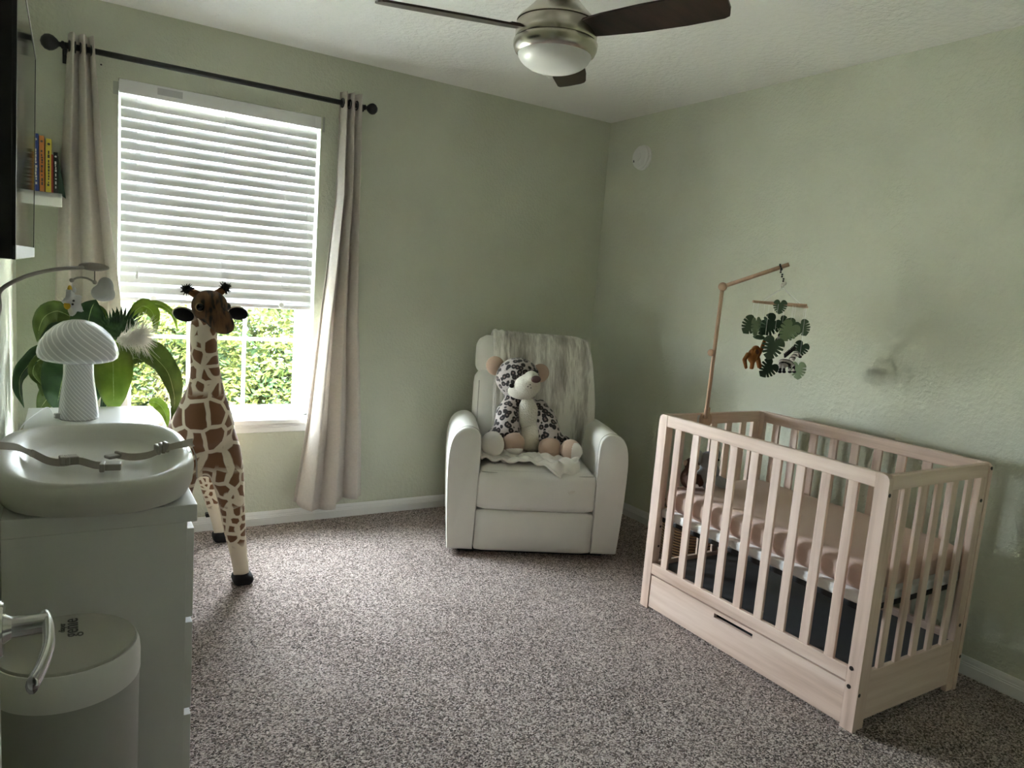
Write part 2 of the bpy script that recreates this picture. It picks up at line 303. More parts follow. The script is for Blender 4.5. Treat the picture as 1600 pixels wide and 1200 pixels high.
# ------------------------------------------------------------------ mesh helpers
WM = {}
def tag(o, label=None, cat=None, group=None, kind=None):
    if label: o['label'] = label
    if cat: o['category'] = cat
    if group: o['group'] = group
    if kind: o['kind'] = kind
    return o
def thing(name, label, cat, loc=(0, 0, 0), rz=0.0, group=None, kind=None):
    o = bpy.data.objects.new(name, None); COL.objects.link(o); o.empty_display_size = 0.05
    o.location = loc; o.rotation_euler = (0, 0, rz)
    WM[o.name] = Matrix.Translation(Vector(loc)) @ Matrix.Rotation(rz, 4, 'Z')
    return tag(o, label, cat, group, kind)
def frame_of(o):
    while o is not None and o.name not in WM: o = o.parent
    return WM[o.name] if o is not None else Matrix.Identity(4)
class MB:
    def __init__(s): s.v = []; s.f = []
    def add(s, vs, fs, mtx=None):
        k = len(s.v)
        s.v += [mtx @ Vector(p) for p in vs] if mtx is not None else [Vector(p) for p in vs]
        s.f += [tuple(i+k for i in f) for f in fs]; return s
    def bm_add(s, bm, mtx=None):
        bm.verts.index_update()
        s.add([v.co.copy() for v in bm.verts], [[v.index for v in f.verts] for f in bm.faces], mtx); bm.free(); return s
    def box(s, c, d, bev=0.0, rot=None, seg=2):
        bm = bmesh.new(); bmesh.ops.create_cube(bm, size=1.0)
        bmesh.ops.scale(bm, vec=Vector(d), verts=bm.verts)
        if bev > 0: bmesh.ops.bevel(bm, geom=list(bm.edges), offset=min(bev, min(d)*0.49), segments=seg, profile=0.5, affect='EDGES')
        m = Matrix.Translation(Vector(c))
        if rot is not None: m = m @ Euler(rot).to_matrix().to_4x4()
        return s.bm_add(bm, m)
    def b6(s, x0, x1, y0, y1, z0, z1, bev=0.0):
        return s.box(((x0+x1)/2, (y0+y1)/2, (z0+z1)/2), (abs(x1-x0), abs(y1-y0), abs(z1-z0)), bev)
    def tube(s, pts, r, seg=10, cap=True, flat=1.0, up=None):
        pts = [Vector(p) for p in pts]; n = len(pts)
        rs = r if isinstance(r, (list, tuple)) else [r]*n
        vs = []; fs = []
        t0 = (pts[1]-pts[0]).normalized()
        a = Vector(up) if up is not None else (Vector((0, 0, 1)) if abs(t0.z) < 0.9 else Vector((1, 0, 0)))
        for i, p in enumerate(pts):
            t = (pts[min(i+1, n-1)]-pts[max(i-1, 0)]).normalized()
            b = t.cross(a)
            if b.length < 1e-6: b = t.orthogonal()
            b.normalize(); c = b.cross(t).normalized(); a = c
            for k in range(seg):
                th = 2*PI*k/seg; vs.append(p + b*(math.cos(th)*rs[i]) + c*(math.sin(th)*rs[i]*flat))
        for i in range(n-1):
            for k in range(seg):
                k2 = (k+1) % seg; fs.append((i*seg+k, i*seg+k2, (i+1)*seg+k2, (i+1)*seg+k))
        if cap: fs.append(tuple(range(seg))[::-1]); fs.append(tuple(range((n-1)*seg, n*seg)))
        return s.add(vs, fs)
    def lathe(s, prof, seg=32, c=(0, 0, 0), mtx=None, sx=1.0, sy=1.0):
        vs = []; fs = []; n = len(prof)
        for r, z in prof:
            for k in range(seg):
                th = 2*PI*k/seg; vs.append((max(r, 1e-5)*math.cos(th)*sx, max(r, 1e-5)*math.sin(th)*sy, z))
        for i in range(n-1):
            for k in range(seg):
                k2 = (k+1) % seg; fs.append((i*seg+k, i*seg+k2, (i+1)*seg+k2, (i+1)*seg+k))
        fs.append(tuple(range(seg))[::-1]); fs.append(tuple(range((n-1)*seg, n*seg)))
        m = Matrix.Translation(Vector(c)) @ (mtx if mtx is not None else Matrix.Identity(4))
        return s.add(vs, fs, m)
    def ell(s, c, r, rot=None, seg=20, rings=12):
        if isinstance(r, (int, float)): r = (r, r, r)
        vs = [(0, 0, -1)]; fs = []
        for i in range(1, rings):
            ph = -PI/2 + PI*i/rings
            for k in range(seg):
                th = 2*PI*k/seg; vs.append((math.cos(ph)*math.cos(th), math.cos(ph)*math.sin(th), math.sin(ph)))
        vs.append((0, 0, 1)); top = len(vs)-1
        for k in range(seg): fs.append((0, 1+(k+1) % seg, 1+k))
        for i in range(rings-2):
            for k in range(seg):
                a = 1+i*seg+k; b = 1+i*seg+(k+1) % seg; fs.append((a, b, b+seg, a+seg))
        for k in range(seg): fs.append((top, 1+(rings-2)*seg+k, 1+(rings-2)*seg+(k+1) % seg))
        m = Matrix.Translation(Vector(c)) @ (Euler(rot).to_matrix().to_4x4() if rot is not None else Matrix.Identity(4)) @ Matrix.Diagonal((*r, 1))
        return s.add(vs, fs, m)
    def prism(s, poly, th, mtx):      # poly in local XY, extruded +-th/2 in local Z
        n = len(poly); vs = [(x, y, -th/2) for x, y in poly] + [(x, y, th/2) for x, y in poly]
        fs = [tuple(range(n))[::-1], tuple(range(n, 2*n))] + [(i, (i+1) % n, n+(i+1) % n, n+i) for i in range(n)]
        return s.add(vs, fs, mtx)
    def sheet(s, fn, nu, nv, th=0.0):  # parametric surface fn(u,v), optional thickness along the normal
        P = [[Vector(fn(i/nu, j/nv)) for j in range(nv+1)] for i in range(nu+1)]
        flat = [P[i][j] for i in range(nu+1) for j in range(nv+1)]
        q = lambda i, j: i*(nv+1)+j
        fs = [(q(i, j), q(i+1, j), q(i+1, j+1), q(i, j+1)) for i in range(nu) for j in range(nv)]
        if th <= 0: return s.add(flat, fs)
        nrm = []
        for i in range(nu+1):
            for j in range(nv+1):
                a = P[min(i+1, nu)][j]-P[max(i-1, 0)][j]; b = P[i][min(j+1, nv)]-P[i][max(j-1, 0)]
                c = a.cross(b); nrm.append(c.normalized() if c.length > 1e-9 else Vector((0, 0, 1)))
        back = [p - n*th for p, n in zip(flat, nrm)]; k = len(flat)
        fs += [tuple(i+k for i in f[::-1]) for f in fs]
        rim = [q(i, 0) for i in range(nu+1)] + [q(nu, j) for j in range(1, nv+1)] + [q(i, nv) for i in range(nu-1, -1, -1)] + [q(0, j) for j in range(nv-1, 0, -1)]
        for a, b in zip(rim, rim[1:]+rim[:1]): fs.append((b, a, a+k, b+k))
        return s.add(flat+back, fs)
    def cushion(s, c, d, r, puff=(0, 0, 0), n=10, rot=None):   # rounded, slightly swollen block
        bm = bmesh.new(); bmesh.ops.create_cube(bm, size=2.0); bmesh.ops.subdivide_edges(bm, edges=list(bm.edges), cuts=n, use_grid_fill=True)
        h = [x/2 for x in d]
        for v in bm.verts:
            u = v.co.copy(); p = Vector((u.x*h[0], u.y*h[1], u.z*h[2]))
            i = Vector([max(-(h[k]-r), min(h[k]-r, p[k])) for k in range(3)]); o = p-i
            if o.length > 1e-9: p = i + o.normalized()*r if sum(abs(x) > 1e-9 for x in o) > 1 else p
            for k in range(3):
                a, b = [u[j] for j in range(3) if j != k]
                p[k] += math.copysign(1, u[k])*abs(u[k])*puff[k]*(1-a*a)*(1-b*b)
            v.co = p
        m = Matrix.Translation(Vector(c))
        if rot is not None: m = m @ Euler(rot).to_matrix().to_4x4()
        return s.bm_add(bm, m)
    def mesh(s, name, inv=None):
        me = bpy.data.meshes.new(name); me.from_pydata([tuple(inv @ v) if inv is not None else tuple(v) for v in s.v], [], s.f); me.update(); return me
    def build(s, name, m, parent=None, smooth=False, local=False, origin=None, auto=None):
        inv = None
        if parent is not None and not local: inv = frame_of(parent).inverted()
        if parent is None and origin is not None: inv = Matrix.Translation(-Vector(origin))
        me = s.mesh(name, inv); me.materials.append(m)
        if smooth or auto:
            me.polygons.foreach_set('use_smooth', [True]*len(me.polygons))
            if auto:
                try: me.set_sharp_from_angle(angle=math.radians(auto))
                except Exception: pass
        o = bpy.data.objects.new(name, me); COL.objects.link(o)
        if parent is not None: o.parent = parent
        elif origin is not None: o.location = origin; WM[o.name] = Matrix.Translation(Vector(origin))
        return o
def fuse(mb, voxel, smooth=6, fac=0.5):   # several overlapping volumes -> one continuous skin
    me = mb.mesh('tmp'); o = bpy.data.objects.new('tmp', me); COL.objects.link(o)
    r = o.modifiers.new('r', 'REMESH'); r.mode = 'VOXEL'; r.voxel_size = voxel
    sm = o.modifiers.new('s', 'SMOOTH'); sm.iterations = smooth; sm.factor = fac
    dg = bpy.context.evaluated_depsgraph_get(); dg.update()
    ev = o.evaluated_get(dg); e = ev.to_mesh()
    out = MB(); out.add([v.co.copy() for v in e.vertices], [tuple(p.vertices) for p in e.polygons])
    ev.to_mesh_clear(); bpy.data.objects.remove(o); bpy.data.meshes.remove(me)
    return out
def text_mb(txt, size, mtx, depth=0.0004):
    cu = bpy.data.curves.new('t', 'FONT'); cu.body = txt; cu.size = size; cu.extrude = depth; cu.align_x = 'CENTER'; cu.align_y = 'CENTER'; cu.resolution_u = 3
    o = bpy.data.objects.new('t', cu); COL.objects.link(o)
    dg = bpy.context.evaluated_depsgraph_get(); dg.update(); ev = o.evaluated_get(dg); e = ev.to_mesh()
    out = MB(); out.add([v.co.copy() for v in e.vertices], [tuple(p.vertices) for p in e.polygons], mtx)
    ev.to_mesh_clear(); bpy.data.objects.remove(o); bpy.data.curves.remove(cu)
    return out
def basis(x, y, o):   # matrix with local X along x, local Y near y, origin o
    x = Vector(x).normalized(); z = x.cross(Vector(y)).normalized(); y = z.cross(x)
    return Matrix(((x.x, y.x, z.x, o[0]), (x.y, y.y, z.y, o[1]), (x.z, y.z, z.z, o[2]), (0, 0, 0, 1)))
def bez(a, b, c, n=12):
    a, b, c = Vector(a), Vector(b), Vector(c)
    return [a*(1-t)**2 + b*2*t*(1-t) + c*t*t for t in [i/n for i in range(n+1)]]
def spline(pts, n=8):
    P = [Vector(p) for p in pts]; P = [P[0]*2-P[1]] + P + [P[-1]*2-P[-2]]; out = []
    for i in range(1, len(P)-2):
        for k in range(n):
            t = k/n; p0, p1, p2, p3 = P[i-1:i+3]
            out.append(0.5*((2*p1)+(p2-p0)*t+(2*p0-5*p1+4*p2-p3)*t*t+(3*p1-p0-3*p2+p3)*t**3))
    out.append(P[-2]); return out
def struct(name, mb, m, smooth=False, auto=None):
    return tag(mb.build(name, m, None, smooth=smooth, auto=auto), kind='structure')

# ================================================================== the room
XL, YN = -3.158, -3.72
WX0, WX1, WZ0, WZ1 = -2.772, -1.862, 0.575, 2.135
struct('floor', MB().b6(-3.6, 0.2, -5.4, 0.0, -0.12, 0.0), CARPET)
struct('ceiling', MB().b6(-3.8, 0.2, -5.5, 0.14, 2.44, 2.56), CEIL)
b = MB(); b.b6(-3.6, WX0, 0, 0.14, -0.3, 2.44).b6(WX1, 0.2, 0, 0.14, -0.3, 2.44).b6(WX0, WX1, 0, 0.14, -0.3, WZ0-0.03).b6(WX0, WX1, 0, 0.14, WZ1, 2.44)
wall_back = struct('wall_back', b, WALL)
struct('wall_right', MB().b6(0, 0.14, YN, 0, -0.1, 2.44), WALL)
struct('wall_left', MB().b6(XL-0.12, XL, YN, 0, -0.1, 2.44), WALL)
DX0, DX1, DZ = -3.085, -2.26, 2.05
b = MB(); b.b6(XL-0.5, DX0, YN-0.12, YN, 0, 2.44).b6(DX1, 0.14, YN-0.12, YN, 0, 2.44).b6(DX0, DX1, YN-0.12, YN, DZ, 2.44)
struct('wall_near', b, WALL)
struct('wall_hall_left', MB().b6(-3.66, -3.54, -5.4, YN, 0, 2.44), WALL)
struct('wall_hall_right', MB().b6(-1.8, -1.68, -5.4, YN-0.12, 0, 2.44), WALL)
struct('wall_hall_back', MB().b6(-3.66, -1.68, -5.4, -5.28, 0, 2.44), WALL)
PROF = [(0, 0), (0.015, 0), (0.015, 0.040), (0.0125, 0.043), (0.0125, 0.048), (0.0105, 0.050), (0.009, 0.060), (0.005, 0.072), (0, 0.072)]
def base_run(name, a, bb, nrm):
    a, bb, nrm = Vector(a), Vector(bb), Vector(nrm); n = len(PROF); vs = []
    for p in (a, bb):
        for d, z in PROF: vs.append(p + nrm*d + Vector((0, 0, z)))
    fs = [(i, (i+1) % n, n+(i+1) % n, n+i) for i in range(n)] + [tuple(range(n)), tuple(range(n, 2*n))[::-1]]
    struct(name, MB().add(vs, fs), TRIM)
base_run('baseboard_back', (XL, 0, 0), (0, 0, 0), (0, -1, 0))
base_run('baseboard_right', (0, 0, 0), (0, YN, 0), (-1, 0, 0))
base_run('baseboard_left', (XL, YN, 0), (XL, 0, 0), (1, 0, 0))
for i, (p, q) in enumerate((((142, 102), (150, 100)), ((158, 101), (164, 100)))):   # old screw holes in the plaster, their inner shade painted as dark dots
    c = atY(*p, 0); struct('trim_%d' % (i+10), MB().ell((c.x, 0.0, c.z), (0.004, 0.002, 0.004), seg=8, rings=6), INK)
for i, (p, sx, sz) in enumerate((((181, 137), 0.022, 0.055), ((506, 195), 0.012, 0.075))):
    c = atY(*p, 0); struct('trim_%d' % (i+12), MB().box((c.x, -0.0005, c.z), (sx, 0.001, sz)), PATCH)

# ---- window
win = thing('window_1', None, None, ((WX0+WX1)/2, 0.08, WZ0), kind='structure')
b = MB()
for x0, x1, z0, z1 in ((WX0, WX0+0.035, WZ0, WZ1), (WX1-0.022, WX1, WZ0, WZ1), (WX0, WX1, WZ0, WZ0+0.012), (WX0, WX1, WZ1-0.03, WZ1)):
    b.b6(x0, x1, 0.055, 0.13, z0, z1, 0.003)
b.build('window_frame', FRAMEW, win)
def sash(y, z0, z1, zm):
    gx0, gx1 = -2.71, -1.935
    b = MB(); b.b6(gx0-0.045, gx0, y-0.012, y+0.018, z0-0.042, z1+0.04, 0.003).b6(gx1, gx1+0.047, y-0.012, y+0.018, z0-0.042, z1+0.04, 0.003)
    b.b6(gx0-0.045, gx1+0.047, y-0.014, y+0.018, z0-0.042, z0, 0.003).b6(gx0-0.045, gx1+0.047, y-0.014, y+0.018, z1, z1+0.04, 0.003)
    s = b.build('sash', FRAMEW, win)
    xs = [gx0, -2.455, -2.19, gx1]; zs = [z0, zm, z1]
    for x in xs[1:3]: MB().b6(x-0.009, x+0.009, y, y+0.008, z0, z1).build('muntin', FRAMEW, s)
    MB().b6(gx0, gx1, y-0.001, y+0.007, zm-0.009, zm+0.009).build('muntin', FRAMEW, s)
    for i in range(3):
        for j in range(2): MB().b6(xs[i], xs[i+1], y+0.009, y+0.012, zs[j], zs[j+1]).build('pane', GLASS, s)
sash(0.083, 0.63, 1.32, 0.98); sash(0.108, 1.36, 2.06, 1.71)
MB().b6(WX0-0.03, WX1+0.025, -0.035, 0.06, WZ0-0.028, WZ0, 0.006).build('window_sill', SILLM, win)
b = MB(); b.b6(WX0-0.015, WX1+0.012, -0.016, 0.0, WZ0-0.072, WZ0-0.026, 0.004).b6(WX0-0.015, WX1+0.012, -0.021, -0.012, WZ0-0.045, WZ0-0.026, 0.003)
b.build('apron', TRIM, win)

# ---- venetian blind
bl = thing('window_blind', 'white horizontal slat blind lowered halfway over the window', 'blind', ((WX0+WX1)/2, 0.03, 1.15))
b = MB(); b.b6(WX0+0.002, WX1-0.002, -0.006, 0.004, 2.074, 2.133, 0.002).b6(WX0+0.03, WX0+0.034, -0.008, -0.005, 2.074, 2.133).b6(WX1-0.034, WX1-0.03, -0.008, -0.005, 2.074, 2.133)
b.build('valance', SLAT, bl)
MB().b6(WX0+0.004, WX1-0.004, 0.008, 0.05, 2.085, 2.132, 0.003).build('headrail', SLAT, bl)
c = atY(266, 146, -0.007); MB().box((c.x, -0.0068, c.z), (0.105, 0.001, 0.030)).build('sticker', STICKER, bl)
TILT = math.radians(79); SX0, SX1 = WX0+0.010, WX1-0.012
sl = None
for i in range(19):
    z = 2.045 - i*0.0462
    if sl is None:
        m = MB(); n = 6; vs = []
        for x in (SX0, SX1):
            for s in (1, -1):
                for k in range(n+1):
                    t = (k/n-0.5)*0.050; cr = 0.003*(1-(2*k/n-1)**2) + s*0.0012
                    vs.append((x, t*math.cos(TILT)-cr*math.sin(TILT), t*math.sin(TILT)+cr*math.cos(TILT)))
        W = 2*(n+1); fs = []
        for k in range(n): fs += [(k, k+1, W+k+1, W+k), (n+1+k, W+n+1+k, W+n+2+k, n+2+k)]
        fs += [(0, W, W+n+1, n+1), (n, 2*n+1, W+2*n+1, W+n)] + [tuple(range(n+1))+tuple(range(2*n+1, n, -1)), tuple(W+q for q in list(range(n, -1, -1))+list(range(n+1, 2*n+2)))]
        m.add([Vector(v)-Vector(bl.location)+Vector((0, 0.028, 0)) for v in vs], fs); sl = m.build('slat', SLAT, bl, local=True, auto=40); sl.location.z = z
    else:
        o = sl.copy(); COL.objects.link(o); o.parent = bl; o.location.z = z
b = MB(); b.b6(SX0, SX1, 0.006, 0.056, 1.149, 1.166, 0.003); b.build('bottom_rail', SLAT, bl)
for k in range(2): MB().box(((SX0+SX1)/2, 0.03, 1.178+k*0.012), (SX1-SX0, 0.05, 0.003), rot=(0.55, 0, 0)).build('stacked_slat', SLAT, bl)
for px, py in ((243, 300), (350, 300), (447, 300)):
    x = atY(px, py, 0).x
    MB().tube([(x, 0.003, 2.08), (x-0.004, 0.003, 1.16)], 0.0013, 6).build('ladder_cord', CORD, bl)
    if px != 350: MB().lathe([(0.011, -0.003), (0.014, 0), (0.011, 0.003)], 14, (x-0.003, 0.0045, 1.168), Matrix.Rotation(PI/2, 4, 'X')).build('cord_button', PLASTIC, bl)
x = atY(215, 300, -0.004).x
for dx in (-0.004, 0.006): MB().tube([(x+dx*1.5, -0.003, 2.08), (x+dx, -0.004, 1.29)], 0.001, 6).build('lift_cord', CORD, bl)
MB().lathe([(0.003, 0.022), (0.006, 0.015), (0.008, -0.015), (0.006, -0.018)], 10, (x, -0.006, 1.27)).build('cord_tassel', PLASTIC, bl)
x = atY(478, 300, 0).x
MB().tube(spline([(x, -0.003, 2.08), (x+0.01, -0.004, 1.6), (x+0.055, -0.010, 1.05), (x+0.075, -0.008, 0.72)]), 0.0011, 6).build('tilt_cord', CORD, bl)

# ---- curtain rod
rod = thing('curtain_rod', 'long black curtain rod with ball finials above the window', 'curtain rod', (-2.33, -0.09, 2.2))
ZR = 2.204
MB().tube([(-2.975, -0.09, ZR), (-1.675, -0.09, ZR)], 0.0125, 14).build('rod', BLACKM, rod, smooth=True)
for s, x in ((-1, -2.975), (1, -1.675)):
    pr = [(0.013, 0), (0.016, 0.004), (0.016, 0.010), (0.010, 0.014), (0.010, 0.020), (0.018, 0.026), (0.029, 0.040), (0.033, 0.054), (0.029, 0.070), (0.016, 0.082), (0.001, 0.086)]
    sc = 1.0 if s < 0 else 0.86
    MB().lathe([(r*sc, z*sc) for r, z in pr], 20, (x, -0.09, ZR), Matrix.Rotation(s*PI/2, 4, 'Y')).build('finial', BLACKM, rod, smooth=True)
    xb = x + (-s)*0.004
    b = MB(); b.b6(xb-0.006, xb+0.006, -0.095, -0.002, ZR-0.022, ZR-0.012, 0.002).b6(xb-0.012, xb+0.012, -0.006, 0.0, ZR-0.055, ZR+0.03, 0.002)
    b.build('bracket', BLACKM, rod)

# ---- curtains
def lerp_tab(tab, z):
    for (z0, v0), (z1, v1) in zip(tab, tab[1:]):
        if z0 >= z >= z1: t = (z0-z)/(z0-z1); return v0+(v1-v0)*t
    return tab[-1][1]
def curtain(label, L, R, zb, nf, ph, a0, a1, yb):
    zt = 2.258
    xm = (L[0][1]+R[0][1])/2
    t = thing('curtain', label, 'curtain', (xm, -0.09, 0.08), group='linen curtains beside the window')
    def fn(u, v):
        z1 = zb(u); z = zt + (z1-zt)*v
        l, r = lerp_tab(L, z), lerp_tab(R, z); x = l+(r-l)*u
        a = a0+(a1-a0)*v**0.8
        y = -0.09 + yb*v + a*math.sin(2*PI*nf*u+ph+0.5*v) + 0.006*math.sin(9*v+5*u)
        x += 0.010*math.sin(4*PI*nf*u+ph)*(0.5+v)*0.5
        return (x, min(y, -0.022), z)
    b = MB(); b.sheet(fn, 96, 60, 0.0022); cu = b.build('cloth', CURT, t, smooth=True)
    for k in range(int(nf*2)):
        u = (k+0.5)/(nf*2); p = Vector(fn(u, 0.024)); 
        ring = MB(); ring.tube([Vector((p.x, -0.09, ZR)) + Vector((0.003, 0.021*math.cos(q), 0.021*math.sin(q))) for q in [2*PI*i/16 for i in range(17)]], 0.004, 6, cap=False)
        ring.build('grommet', BLACKM, t, smooth=True)
    return t
curtain('long oatmeal linen curtain between window and white recliner', [(2.26, -1.797), (1.75, -1.795), (1.1, -1.858), (0.5, -1.905), (0.05, -1.965)],
        [(2.26, -1.688), (1.75, -1.672), (1.1, -1.645), (0.5, -1.60), (0.05, -1.575)], lambda u: 0.135-0.055*math.sin(PI*min(1, u*1.35)), 3.0, 0.4, 0.030, 0.034, -0.01)
curtain('long oatmeal linen curtain hanging behind the potted plant and wall shelf', [(2.26, -2.965), (1.4, -3.012), (1.1, -3.022), (0.05, -3.04)],
        [(2.26, -2.872), (1.7, -2.835), (1.2, -2.774), (0.05, -2.70)], lambda u: 0.10, 2.5, 1.2, 0.030, 0.036, 0.0)

# ---- ceiling fan
FC = Vector((-1.552, -1.637, 0))
fan = thing('ceiling_fan', 'brushed nickel ceiling fan with three dark walnut blades and frosted light', 'ceiling fan', (FC.x, FC.y, 2.44))
def flathe(name, prof, m, seg=48): return MB().lathe(prof, seg, (FC.x, FC.y, 0)).build(name, m, fan, auto=35)
flathe('canopy', [(0.0, 2.44), (0.070, 2.44), (0.070, 2.405), (0.052, 2.395), (0.052, 2.375), (0.0, 2.375)], NICKEL)
flathe('motor_housing', [(0.0, 2.378), (0.050, 2.378), (0.054, 2.350), (0.060, 2.330), (0.100, 2.286), (0.130, 2.258), (0.137, 2.250), (0.137, 2.246), (0.0, 2.246)], NICKEL)
flathe('motor_band', [(0.0, 2.242), (0.136, 2.242), (0.139, 2.236), (0.139, 2.194), (0.137, 2.190), (0.0, 2.190)], NICKEL)
flathe('seam_ring', [(0.0, 2.247), (0.126, 2.247), (0.126, 2.180), (0.0, 2.180)], NICKEL)
flathe('light_rim', [(0.0, 2.186), (0.141, 2.186), (0.144, 2.182), (0.143, 2.166), (0.136, 2.150), (0.126, 2.143), (0.0, 2.143)], NICKEL)
flathe('light_globe', [(0.125, 2.147)] + [(0.126*math.cos(t), 2.147-0.061*math.sin(t)) for t in [PI/2*i/14 for i in range(15)]], FROST)
for k, th in enumerate((163.5, 48.5, -68.0)):
    th = math.radians(th)
    m = Matrix.Translation((FC.x, FC.y, 2.216)) @ Matrix.Rotation(th, 4, 'Z') @ Matrix.Rotation(math.radians(-14), 4, 'X')
    poly = [(0.125, -0.048), (0.20, -0.058), (0.34, -0.066), (0.48, -0.066), (0.58, -0.058), (0.600, -0.050), (0.606, -0.036), (0.600, 0.02), (0.588, 0.052), (0.57, 0.060), (0.45, 0.066), (0.30, 0.063), (0.18, 0.052), (0.125, 0.045)]
    bo = MB().prism(poly, 0.007, m).build('blade', WALNUT, fan)
    MB().prism([(0.09, -0.022), (0.165, -0.030), (0.165, 0.030), (0.09, 0.022)], 0.006, m @ Matrix.Translation((0, 0, 0.006))).build('blade_arm', BLACKM, bo)

# ---- smoke detector
sd = thing('smoke_detector', 'round white smoke detector mounted high on the green wall', 'smoke detector', (0, -0.346, 2.187))
RY = Matrix.Rotation(-PI/2, 4, 'Y')
MB().lathe([(0.0, 0), (0.073, 0), (0.073, 0.012), (0.070, 0.015), (0.0, 0.015)], 36, sd.location, RY).build('mounting_plate', PLASTIC, sd, auto=30)
MB().lathe([(0.0, 0.012), (0.062, 0.014), (0.062, 0.017), (0.0, 0.017)], 36, sd.location, RY).build('vent_gap', PLASTIC, sd, auto=30)
MB().lathe([(0.0, 0.016), (0.068, 0.018), (0.067, 0.028), (0.058, 0.038), (0.040, 0.043), (0.024, 0.043), (0.022, 0.046), (0.0, 0.047)], 36, sd.location, RY).build('cover', PLASTIC, sd, auto=30)
MB().box((-0.040, -0.310, 2.165), (0.006, 0.012, 0.014)).build('test_light', INK, sd)

# ---- television on the left wall
tv = thing('television', 'wall-mounted flat black television above the changing dresser', 'television', (-3.11, -1.49, 1.63))
TVR = Matrix.Translation((-3.061, 0, 1.33)) @ Matrix.Rotation(math.radians(1.0), 4, 'Y') @ Matrix.Translation((3.061, 0, -1.33))
def tvbox(x0, x1, y0, y1, z0, z1, bev=0.0):
    b = MB(); b.b6(x0, x1, y0, y1, z0, z1, bev); b.v = [TVR @ v for v in b.v]; return b
Y0, Y1, Z0, Z1 = -1.985, -1.0, 1.328, 1.94
tvbox(-3.092, -3.064, Y0, Y1, Z0, Z1, 0.004).build('back_shell', TVB, tv)
tvbox(-3.115, -3.09, Y0+0.15, Y1-0.15, Z0+0.03, Z1-0.2, 0.006).build('rear_housing', TVB, tv)
tvbox(-3.064, -3.0605, Y0+0.012, Y1-0.008, Z0+0.030, Z1-0.008).build('screen', SCREEN, tv)
bz = MB()
for a in ((Y0, Y0+0.012, Z0, Z1), (Y1-0.008, Y1, Z0, Z1), (Y0, Y1, Z1-0.008, Z1)): bz.b6(-3.066, -3.0595, a[0], a[1], a[2], a[3])
bz.v = [TVR @ v for v in bz.v]; bz.build('bezel', TVB, tv)
tvbox(-3.066, -3.058, Y0, Y1, Z0, Z0+0.030, 0.002).build('lower_bezel', SILVER, tv)
ed = MB()
for a in ((Y1-0.0015, Y1+0.001, Z0, Z1), (Y0, Y1, Z1-0.0015, Z1+0.001)): ed.b6(-3.067, -3.059, a[0], a[1], a[2], a[3])
ed.v = [TVR @ v for v in ed.v]; ed.build('edge_strip', SILVER, tv)
tvbox(-3.155, -3.11, -1.62, -1.36, 1.50, 1.75, 0.004).build('wall_mount', TVB, tv)

# ---- wall shelf with books
sh = thing('wall_shelf', 'small white wall shelf in the corner beside the curtain', 'shelf', (-3.07, -0.1, 1.555))
MB().b6(-3.156, -2.986, -0.20, 0.0, 1.568, 1.590, 0.003).build('board', TRIM, sh)
MB().b6(-3.156, -2.986, -0.20, -0.185, 1.535, 1.590, 0.003).build('front_lip', TRIM, sh)
BK = {'yellow': mat('yellow_cover', (0.62, 0.50, 0.06), 0.5), 'blue': mat('blue_cover', (0.03, 0.06, 0.30), 0.5), 'orange': mat('orange_cover', (0.55, 0.20, 0.05), 0.5),
      'red': mat('red_cover', (0.30, 0.025, 0.02), 0.5), 'black': mat('black_cover', (0.012, 0.014, 0.014), 0.45), 'paper': mat('page_block', (0.70, 0.66, 0.56), 0.9)}
def book(label, x, wd, h, m, lean=0.0, ink=None):
    t = thing('book', label, 'book', (x, -0.10, 1.590), group='picture books on the corner shelf')
    R = Matrix.Translation((x, 0, 1.590)) @ Matrix.Rotation(lean, 4, 'Y') @ Matrix.Translation((-x, 0, -1.590))
    def P(b, n, mm, par): b.v = [R @ v for v in b.v]; return b.build(n, mm, par)
    b = MB(); b.b6(x-wd/2, x+wd/2, -0.178, -0.174, 1.590, 1.590+h, 0.001).b6(x-wd/2, x-wd/2+0.002, -0.176, -0.02, 1.590, 1.590+h).b6(x+wd/2-0.002, x+wd/2, -0.176, -0.02, 1.590, 1.590+h)
    co = P(b, 'cover', m, t)
    P(MB().b6(x-wd/2+0.002, x+wd/2-0.002, -0.174, -0.023, 1.594, 1.586+h), 'pages', BK['paper'], t)
    if ink is not None:
        b = MB(); z = 1.590+h*0.12
        while z < 1.590+h*0.72:
            l = random.uniform(0.005, 0.014); b.box((x+random.uniform(-1, 1)*wd*0.06, -0.1783, z+l/2), (wd*random.uniform(0.22, 0.4), 0.0008, l)); z += l+random.choice((0.002, 0.002, 0.007))
        P(b, 'spine_lettering', ink, co)
        P(MB().lathe([(0.0, 0), (wd*0.26, 0), (wd*0.26, 0.0008), (0.0, 0.0008)], 12, (x, -0.1778, 1.590+h*0.9), Matrix.Rotation(PI/2, 4, 'X')), 'spine_emblem', ink, co)
WHT = mat('white_lettering', (0.7, 0.7, 0.7), 0.5)
book('black picture book with white lettering next to the shelf corner', -3.118, 0.016, 0.165, BK['black'], 0.0, WHT)
book('yellow picture book standing against the black one in the corner', -3.099, 0.018, 0.218, BK['yellow'], 0.0, INK)
book('tall blue picture book standing left of the orange one', -3.076, 0.018, 0.230, BK['blue'], 0.0, WHT)
book('orange picture book standing between the blue and yellow ones', -3.056, 0.017, 0.224, BK['orange'], 0.0, INK)
book('yellow picture book standing right of the orange one', -3.034, 0.019, 0.216, BK['yellow'], 0.012, INK)
book('thin red picture book squeezed beside the yellow one', -3.0205, 0.007, 0.155, BK['red'], 0.0)
book('black picture book with white lettering by the bookend', -3.008, 0.015, 0.165, BK['black'], 0.0, WHT)
